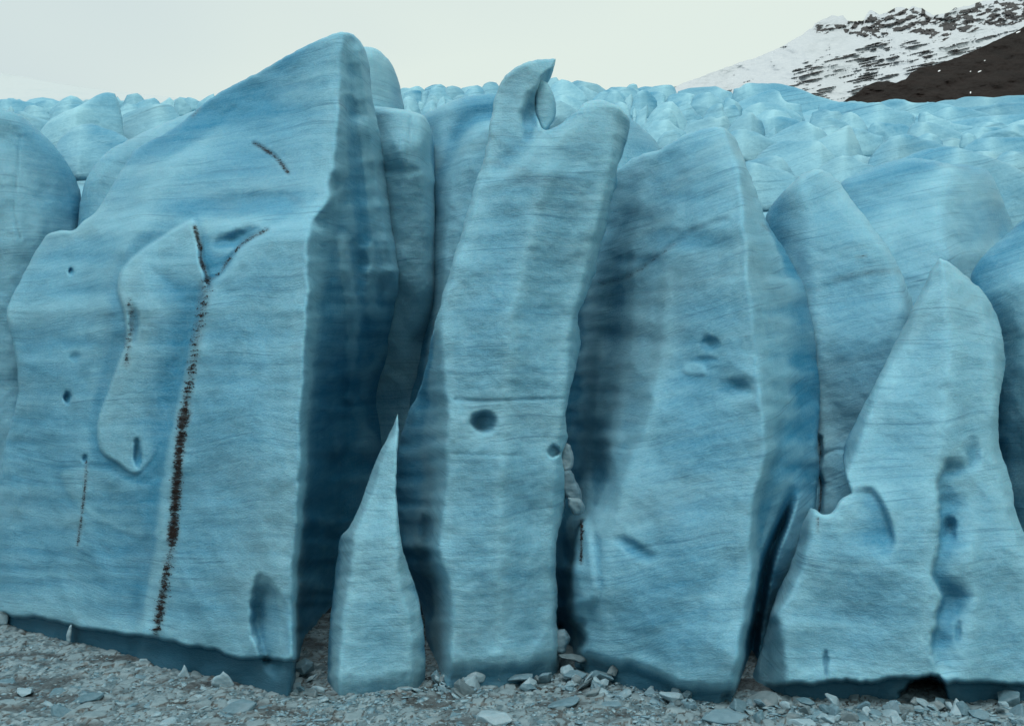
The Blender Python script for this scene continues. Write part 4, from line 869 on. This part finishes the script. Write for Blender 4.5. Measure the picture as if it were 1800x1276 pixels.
def scatter_mesh(name, pos, size, squash, seed, flat=False):
    r = np.random.default_rng(seed); N = len(pos)
    a = r.uniform(0, 2 * np.pi, N); c, s = np.cos(a), np.sin(a)
    P = OCT[None] * (1 + r.uniform(-.45, .45, (N, 6, 1))) + r.uniform(-.25, .25, (N, 6, 3))
    P = P * size[:, None, None] * squash[:, None, :]
    x = P[..., 0] * c[:, None] - P[..., 1] * s[:, None]; y = P[..., 0] * s[:, None] + P[..., 1] * c[:, None]
    z = P[..., 2] + r.normal(0, .25, (N, 1)) * x
    V = np.stack([x, y, z], 2) + pos[:, None, :]
    Fc = (OCT_F[None] + (np.arange(N) * 6)[:, None, None]).reshape(-1, 3)
    return new_mesh(name, V.reshape(-1, 3), tris=Fc, smooth=False)
gseed = 50
for ser, keep, seams in GRIT:
    us, vv, Dk = keep[0]
    for line, w, cnt in seams:
        gseed += 1; r = np.random.default_rng(gseed)
        C = curve(line, False, 2.0); L = len(C)
        t = r.uniform(0, 1, cnt * 4); i = np.clip((t * (L - 1)).astype(int), 0, L - 1)
        u = C[i, 0] + r.normal(0, w * 0.45, len(i)); v = C[i, 1] + r.normal(0, 2, len(i))
        dens = fbm(u * 0.035, v * 0.16, u * 0, 3, 0.6, gseed) + 0.35 * np.clip(t - 0.3, -.3, .4) - 0.9 * (abs(t - 0.79) < 0.025) - 0.15
        ok = dens > r.uniform(-0.15, 0.25, len(i))
        u, v = u[ok][:cnt], v[ok][:cnt]
        if len(u) < 5: continue
        ji = np.clip(np.searchsorted(vv, v), 0, len(vv) - 1); ii = np.clip(np.searchsorted(us, u), 0, len(us) - 1)
        d = Dk[ji, ii] - 0.01
        x, y, z = unproj(u, v, d)
        pos = np.stack([x, y, z], 1) - np.array(ser.location)
        sz = r.uniform(0.010, 0.030, len(u)); sq = np.stack([r.uniform(.8, 2.6, len(u)), np.full(len(u), .5), r.uniform(.5, 1.0, len(u))], 1)
        add('dirt_seam', scatter_mesh('dirt_seam', pos, sz, sq, gseed), GRITMAT, parent=ser, kind='stuff', label='black and rusty grit frozen into the ice')

# ------------------------------------------------------------------ brash ice on the lake
m, n, l, b = nodes_of('dirty_slush')
tc = nd(n, 'ShaderNodeTexCoord').outputs['Object']
tone = attr(n, 'tone').outputs['Fac']; gap = attr(n, 'gap').outputs['Fac']; mud = attr(n, 'mud').outputs['Fac']
n2 = noise_at(n, l, tc, (7, 9, 7), 1, 5, 0.7)
c1 = mix_c(n, l, remap(n, l, math_n(n, l, 'ADD', tone, math_n(n, l, 'MULTIPLY', math_n(n, l, 'SUBTRACT', n2, 0.5), 0.8)), 0.0, 1.0), (0.060, 0.108, 0.130), (0.235, 0.330, 0.365))
slurry = mix_c(n, l, remap(n, l, n2, 0.35, 0.65), (0.026, 0.026, 0.024), (0.130, 0.160, 0.166))
c1 = mix_c(n, l, remap(n, l, math_n(n, l, 'ADD', gap, math_n(n, l, 'MULTIPLY', math_n(n, l, 'SUBTRACT', n2, 0.5), 0.9)), 0.35, 0.65), c1, slurry)
c1 = mix_c(n, l, math_n(n, l, 'MULTIPLY', mud, 0.75), c1, mix_c(n, l, remap(n, l, n2, 0.4, 0.62), (0.020, 0.016, 0.014), (0.070, 0.080, 0.082)))
l.new(c1, b.inputs['Base Color']); b.inputs['Roughness'].default_value = 0.34; b.inputs['IOR'].default_value = 1.31
bp = nd(n, 'ShaderNodeBump', Strength=0.8, Distance=0.06); l.new(n2, bp.inputs['Height']); l.new(bp.outputs[0], b.inputs['Normal'])
SLUSH = m
def slush_h(x, y):
    a = fbm(x * 0.35, y * 0.55, x * 0, 4, 0.55, 31.0); return 0.06 + 0.06 * a
def shards(x, y, cell, seed):
    """broken plates frozen together: each cell has its own height, tilt and tone"""
    i = np.floor(x / cell).astype(int); j = np.floor(y / cell).astype(int)
    best = np.full(x.shape, 1e9); sec = best.copy(); hh = np.zeros(x.shape); tn = np.zeros(x.shape)
    def h01(a, b_, k_): v_ = np.sin(a * 127.1 + b_ * 311.7 + k_ * 74.7 + seed) * 43758.5453; return v_ - np.floor(v_)
    for di in (-1, 0, 1):
        for dj in (-1, 0, 1):
            a, b_ = i + di, j + dj
            cx = (a + h01(a, b_, 1)) * cell; cy = (b_ + h01(a, b_, 2)) * cell
            dx, dy = x - cx, (y - cy)
            d = np.hypot(dx, dy) * (0.75 + 0.5 * h01(a, b_, 6)); m_ = d < best
            sec = np.where(m_, best, np.minimum(sec, d))
            hh = np.where(m_, (h01(a, b_, 3) - 0.35) * cell * 0.42 + dx * (h01(a, b_, 4) - 0.5) * 0.5 + dy * (h01(a, b_, 5) - 0.35) * 0.5, hh)
            tn = np.where(m_, h01(a, b_, 7), tn); best = np.where(m_, d, best)
    gp = 1 - sstep((sec - best) / (0.22 * cell))
    return hh, tn, gp
xs = np.arange(-31, 31, 0.075); ys = np.arange(37.5, 58, 0.10)
gx, gy = np.meshgrid(xs, ys)
wx = gx + 0.10 * fbm(gx * 1.5, gy * 1.5, gx * 0, 2, 0.5, 3.0); wy = gy + 0.10 * fbm(gx * 1.5, gy * 1.5, gx * 0, 2, 0.5, 8.0)
h1, t1, g1 = shards(wx, wy * 0.8, 0.21, 1.0); h2, t2, g2 = shards(wx + 7.7, wy * 0.8, 0.55, 5.0)
pick = (t2 > 0.70)
gh = np.where(pick, h2 * 0.7 + 0.05, h1); gt = np.where(pick, 0.3 + 0.6 * t1 * 0.3 + 0.35 * t2, t1); gg = np.where(pick, g2, g1)
mud = sstep((fbm(gx * 0.22, gy * 0.5, gx * 0, 4, 0.6, 44.0) - 0.05) / 0.45)
gz = slush_h(gx, gy) + gh * (1 - 0.7 * mud) - 0.05 * gg + 0.02 * fbm(gx * 5, gy * 5, gx * 0, 2, 0.6, 12.0)
add('slush', new_mesh('slush', np.stack([gx.ravel(), gy.ravel(), gz.ravel()], 1), grid_quads(*gx.shape), attrs={'tone': gt.ravel(), 'gap': gg.ravel(), 'mud': mud.ravel()}), SLUSH,
    label='dirty grey slush of crushed ice over the murky water', cat='slush', kind='stuff')

def chunk_material(name, c0, c1, dirty):
    m, n, l, b = nodes_of(name)
    tc = nd(n, 'ShaderNodeTexCoord').outputs['Object']
    rnd = nd(n, 'ShaderNodeObjectInfo').outputs['Random']
    a = noise_at(n, l, tc, (1.6, 1.6, 3.0), 1.2, 6, 0.65, 0.3)
    col = mix_c(n, l, remap(n, l, math_n(n, l, 'ADD', a, math_n(n, l, 'MULTIPLY', rnd, 0.3)), 0.4, 0.9), c0, c1)
    col = mix_c(n, l, remap(n, l, noise_at(n, l, tc, (3, 3, 3), 1.2, 5, 0.7), 0.55, 0.78, 0, dirty), col, (0.14, 0.105, 0.085))
    l.new(col, b.inputs['Base Color']); b.inputs['Roughness'].default_value = 0.30; b.inputs['IOR'].default_value = 1.31
    b.inputs['Subsurface Weight'].default_value = 0.85; b.inputs['Subsurface Radius'].default_value = (0.10, 0.14, 0.16); b.inputs['Subsurface Scale'].default_value = 1.0
    bp = nd(n, 'ShaderNodeBump', Strength=0.6, Distance=0.06); l.new(noise_at(n, l, tc, (4, 4, 6), 1, 5, 0.7), bp.inputs['Height']); l.new(bp.outputs[0], b.inputs['Normal'])
    return m
CH_CLEAR = chunk_material('clear_grey_ice', (0.068, 0.140, 0.175), (0.16, 0.265, 0.320), 0.02)
CH_WHITE = chunk_material('white_bubbly_ice', (0.165, 0.265, 0.310), (0.275, 0.395, 0.45), 0.05)
CH_DIRTY = chunk_material('dirty_ice', (0.085, 0.135, 0.155), (0.165, 0.225, 0.248), 0.2)
MATS = [CH_CLEAR, CH_WHITE, CH_DIRTY]

# front line of the ice at the water, so that chunks lie before it
FRONT_U = [-60, 0, 120, 250, 350, 480, 575, 600, 745, 760, 980, 1000, 1100, 1280, 1310, 1500, 1800, 1900]
FRONT_V = [1090, 1101, 1131, 1171, 1201, 1222, 1228, 1228, 1212, 1206, 1178, 1195, 1206, 1246, 1243, 1247, 1250, 1250]
def water_at(u, v):
    d = F * H / (v - VC); return (u - UC) / F * d, d
r = np.random.default_rng(11)
# crushed pieces too small to count
N = 9000
u = r.uniform(-40, 1840, N); fv = np.interp(u, FRONT_U, FRONT_V)
v = fv + (1300 - fv) * r.uniform(0, 1, N) + 1.0
dd = F * H / (v - VC); x = (u - UC) / F * dd; y = dd
cl = fbm(x * 0.35, y * 0.55, x * 0, 3, 0.55, 31.0) + 0.5 * fbm(x * 1.3, y * 1.6, x * 0, 2, 0.5, 77.0)
hug = np.exp(-(v - fv) / 14.0) * (u > 560)
ok = (cl + 0.9 * hug) > r.uniform(-0.75, 0.30, N)
x, y, hug = x[ok], y[ok], hug[ok]
N = len(x); mt = r.choice([0, 1, 2], N, p=[.5, .38, .12])
sz = np.clip(r.lognormal(-2.55, 0.62, N), 0.025, 0.36)
pz = slush_h(x, y) + 0.14 * hug * r.uniform(0, 1, N) - 0.10 * sz * (1 - hug)
sq = np.stack([r.uniform(.8, 1.7, N), r.uniform(.7, 1.2, N), r.uniform(.22, .5, N)], 1)
for k, nm in enumerate(('clear_crumbs', 'white_crumbs', 'dirty_crumbs')):
    s = mt == k
    add('ice_debris', shard_mesh('ice_debris', np.stack([x[s], y[s], pz[s]], 1), sz[s], sq[s], 90 + k), MATS[k],
        label=('grey glassy ice crumbs strewn over the slush', 'white ice crumbs strewn over the slush', 'brown-tinged ice crumbs strewn over the slush')[k], cat='ice crumbs', kind='stuff')

# countable chunks
import bmesh
def chunk_mesh(seed, flat):
    rr = np.random.default_rng(seed)
    pts = rr.normal(size=(rr.integers(14, 26), 3)); pts /= np.linalg.norm(pts, axis=1)[:, None]
    pts *= rr.uniform(0.75, 1.1, (len(pts), 1)); pts *= np.array([1.0, rr.uniform(.6, .95), flat])
    bm = bmesh.new()
    for p in pts: bm.verts.new(p)
    bmesh.ops.convex_hull(bm, input=bm.verts)
    for vtx in [vtx for vtx in bm.verts if not vtx.link_faces]: bm.verts.remove(vtx)
    bmesh.ops.bevel(bm, geom=list(bm.edges), offset=0.03, segments=1, affect='EDGES', profile=0.6)
    me = bpy.data.meshes.new('ice_chunk'); bm.to_mesh(me); bm.free()
    return me
PROTO = {}
for k in range(3):
    for j in range(7):
        me = chunk_mesh(200 + 10 * k + j, [0.26, 0.34, 0.5, 0.75, 0.30, 0.42, 0.9][j]); me.materials.append(MATS[k]); PROTO[k, j] = me
def chunk(u, v, size, k, j, lift=0.0, label=None, group=None, tiltx=0.0, tilty=0.0, rz=None, stretch=1.0, depth=None):
    if depth is None: x_, y_ = water_at(u, v)
    else: y_ = depth; x_ = (u - UC) / F * depth; lift = lift + H + (VC - v) / F * depth
    s = size / F * y_ * 0.5
    o = add('ice_chunk', PROTO[k, j], None, (x_, y_, lift + (0.05 if depth is None else 0)), label=label, cat='ice chunk', group=group)
    o.scale = (s * stretch, s, s); o.rotation_euler = (tiltx, tilty, random.uniform(0, 6.28) if rz is None else rz)
    return o
FLOAT = {0: 'small glassy grey ice chunk floating in the dirty slush', 1: 'small white ice chunk floating in the dirty slush', 2: 'small brown-stained ice chunk floating in the dirty slush'}
for i in range(110):
    uu = r.uniform(-10, 1810); fv = np.interp(uu, FRONT_U, FRONT_V)
    if 1274 - fv < 12: continue
    v_ = fv + 6 + (1288 - fv - 6) * r.uniform(0, 1) ** 0.8
    k = int(r.choice([0, 1, 2], p=[.62, .30, .08])); sz_ = float(np.clip(r.lognormal(3.15, 0.4), 13, 56))
    chunk(uu, v_, sz_, k, int(r.choice([0, 1, 4, 5, 2])), -0.05, FLOAT[k], 'loose chunks floating in the slush', r.normal(0, .18), r.normal(0, .18), stretch=r.uniform(1, 1.5))
# rubble banked against the foot of the ice
def rubble(u0, u1, n_, smin, smax, rise, label, group, dv=(0, 18)):
    for i in range(n_):
        uu = r.uniform(u0, u1); fv = np.interp(uu, FRONT_U, FRONT_V); e = r.uniform(0, 1)
        k = int(r.choice([0, 1, 2], p=[.35, .45, .2]))
        chunk(uu, fv + dv[0] + (dv[1] - dv[0]) * (1 - e), r.uniform(smin, smax), k, int(r.integers(1, 7)), rise * e * r.uniform(.3, 1), label, group, r.normal(0, .45), r.normal(0, .45), stretch=r.uniform(.9, 1.3))
rubble(800, 1095, 40, 20, 48, 0.85, 'broken ice lump in the rubble heap at the foot of the hooked pillar', 'rubble heap before the hooked pillar', (-4, 26))
rubble(500, 578, 12, 20, 40, 0.5, 'broken ice lump wedged in the opening left of the narrow spike', 'rubble in the opening beside the spike', (-26, 0))
rubble(745, 800, 9, 14, 30, 0.45, 'broken ice lump between the narrow spike and the hooked pillar', 'rubble between spike and pillar', (-8, 12))
rubble(1130, 1215, 12, 14, 34, 0.4, 'broken ice lump before the foot of the square-shouldered serac', 'rubble before the square-shouldered serac', (-4, 22))
rubble(1280, 1810, 58, 18, 44, 0.36, 'broken ice lump in the rubble strip along the foot of the right serac', 'rubble strip at the right', (-2, 26))
for u_, v_, sz_, k, j, lift, lab in [
    (845, 1205, 52, 1, 6, .35, 'large cracked white ice boulder at the left end of the rubble heap'), (915, 1206, 46, 0, 4, .35, 'squarish glassy ice slab tipped up in the rubble heap'),
    (930, 1214, 34, 0, 2, .1, 'narrow glassy ice block below the tipped slab in the rubble heap'), (1010, 1202, 48, 0, 1, .35, 'flat glassy ice plate on top of the rubble heap'),
    (1060, 1206, 50, 0, 2, .4, 'large pale ice block at the right end of the rubble heap'), (1005, 1186, 56, 2, 0, .75, 'brown dirty ice slab lying across the top of the rubble heap'),
    (1180, 1236, 44, 1, 5, .25, 'white lumpy ice block before the square-shouldered serac'), (1270, 1266, 92, 0, 1, 0.02, 'big rounded blue ice floe at the bottom edge of the picture'),
    (420, 1248, 70, 0, 1, .05, 'big smooth blue-grey ice floe in front of the huge serac'), (985, 1240, 72, 0, 0, 0.02, 'wide flat blue-grey ice floe below the rubble heap'),
    (1072, 1240, 46, 0, 0, 0.02, 'dark flat ice floe right of the wide flat floe'), (868, 1268, 62, 1, 2, .05, 'ribbed pale ice block at the bottom below the rubble heap'),
    (1775, 1240, 46, 0, 3, .25, 'dark glassy ice boulder at the foot of the right serac'), (1590, 1255, 46, 2, 2, .15, 'striped brown and white ice boulder near the cave at the right'),
    (1720, 1262, 48, 0, 1, .1, 'flat grey ice block in front of the dark cave'), (1340, 1240, 62, 2, 0, .2, 'layered dirty ice slab at the mouth of the dark gap'), (1460, 1256, 40, 0, 2, .1, 'clear ice block in the rubble strip left of the cave'),
    (45, 1222, 44, 1, 2, .05, 'white ice chunk at the left edge of the slush'), (155, 1232, 60, 0, 1, .02, 'broad pale ice floe in the slush below the dirt streak'), (110, 1258, 56, 0, 2, .02, 'angular blue-grey ice chunk low in the left corner'),
    (535, 1192, 46, 0, 3, .45, 'rounded blue ice lump in the opening left of the narrow spike'), (512, 1196, 30, 2, 5, .3, 'dark oval ice lump in the opening left of the narrow spike')]:
    chunk(u_, v_, sz_, k, j, lift, lab, 'notable ice chunks', random.uniform(-.25, .25), random.uniform(-.25, .25), rz=random.uniform(-.5, .5), stretch=1.25)
# crust of old snow stuck on the wet waterline ice of the massif
def crust(name, pts, depth, label):
    return become_part(solid(name, 'x', pts, None, g=2.0, soft=0, re=5, rd=0.10, T=0.35, mat=CH_WHITE, big=0.02, mid=0.05, fine=0.03, edge=2.5, crease=0.0, depth_fn=lambda U, V: np.minimum(depth, on_relief(kB)(U, V) - 0.12)), serac_B, label)
crust('snow_crust', [(372, 1205), (376, 1190), (386, 1184), (392, 1178), (400, 1186), (408, 1196), (410, 1210)], 45.0, 'ragged white snow crust low on the wet ice under the dirt streak')
crust('snow_crust', [(312, 1190), (318, 1180), (324, 1168), (332, 1184), (336, 1196)], 46.4, 'narrow peak of white snow crust on the wet foot of the huge serac')
crust('snow_crust', [(242, 1164), (246, 1157), (258, 1157), (264, 1172)], 48.7, 'small flat snow crust patch on the wet foot of the huge serac')
crust('snow_crust', [(-4, 1098), (-2, 1074), (8, 1076), (14, 1084), (10, 1100)], 55.4, 'white snow crust at the left edge just above the slush')
crust('snow_crust', [(118, 1126), (121, 1100), (126, 1096), (126, 1112), (123, 1130)], 51.6, 'thin white streak of snow crust near the left end of the waterline')

# ------------------------------------------------------------------ broken ice wedged in the clefts
def wedge(pts, d, label, mat=CH_WHITE, k=1.0):
    return solid('ice_block', label, pts, None, g=2.0, soft=0, re=7, rd=0.35 * k, T=0.9 * k, mat=mat, big=0.12, mid=0.12, fine=0.05, edge=3.0, depth_fn=lambda U, V: d + 0.01 * (U - pts[0][0]), cat='ice block', group='broken ice wedged in the clefts')
wedge([(985, 790), (992, 780), (1002, 784), (1007, 802), (1006, 822), (990, 830)], 48.2, 'topmost lump of broken ice wedged between pillar and square-shouldered serac', CH_WHITE)
wedge([(990, 830), (1004, 826), (1012, 846), (1020, 862), (1024, 880), (1008, 884), (994, 872)], 47.9, 'middle lump of broken ice wedged between pillar and square-shouldered serac', CH_CLEAR)
wedge([(998, 874), (1022, 878), (1028, 896), (1020, 906), (1004, 900)], 47.6, 'lowest lump of broken ice wedged between pillar and square-shouldered serac', CH_WHITE)
wedge([(975, 1108), (992, 1106), (1001, 1114), (998, 1136), (990, 1152), (978, 1148)], 46.9, 'ragged ice knob sticking out at the lower right corner of the hooked pillar', CH_CLEAR, 1.3)
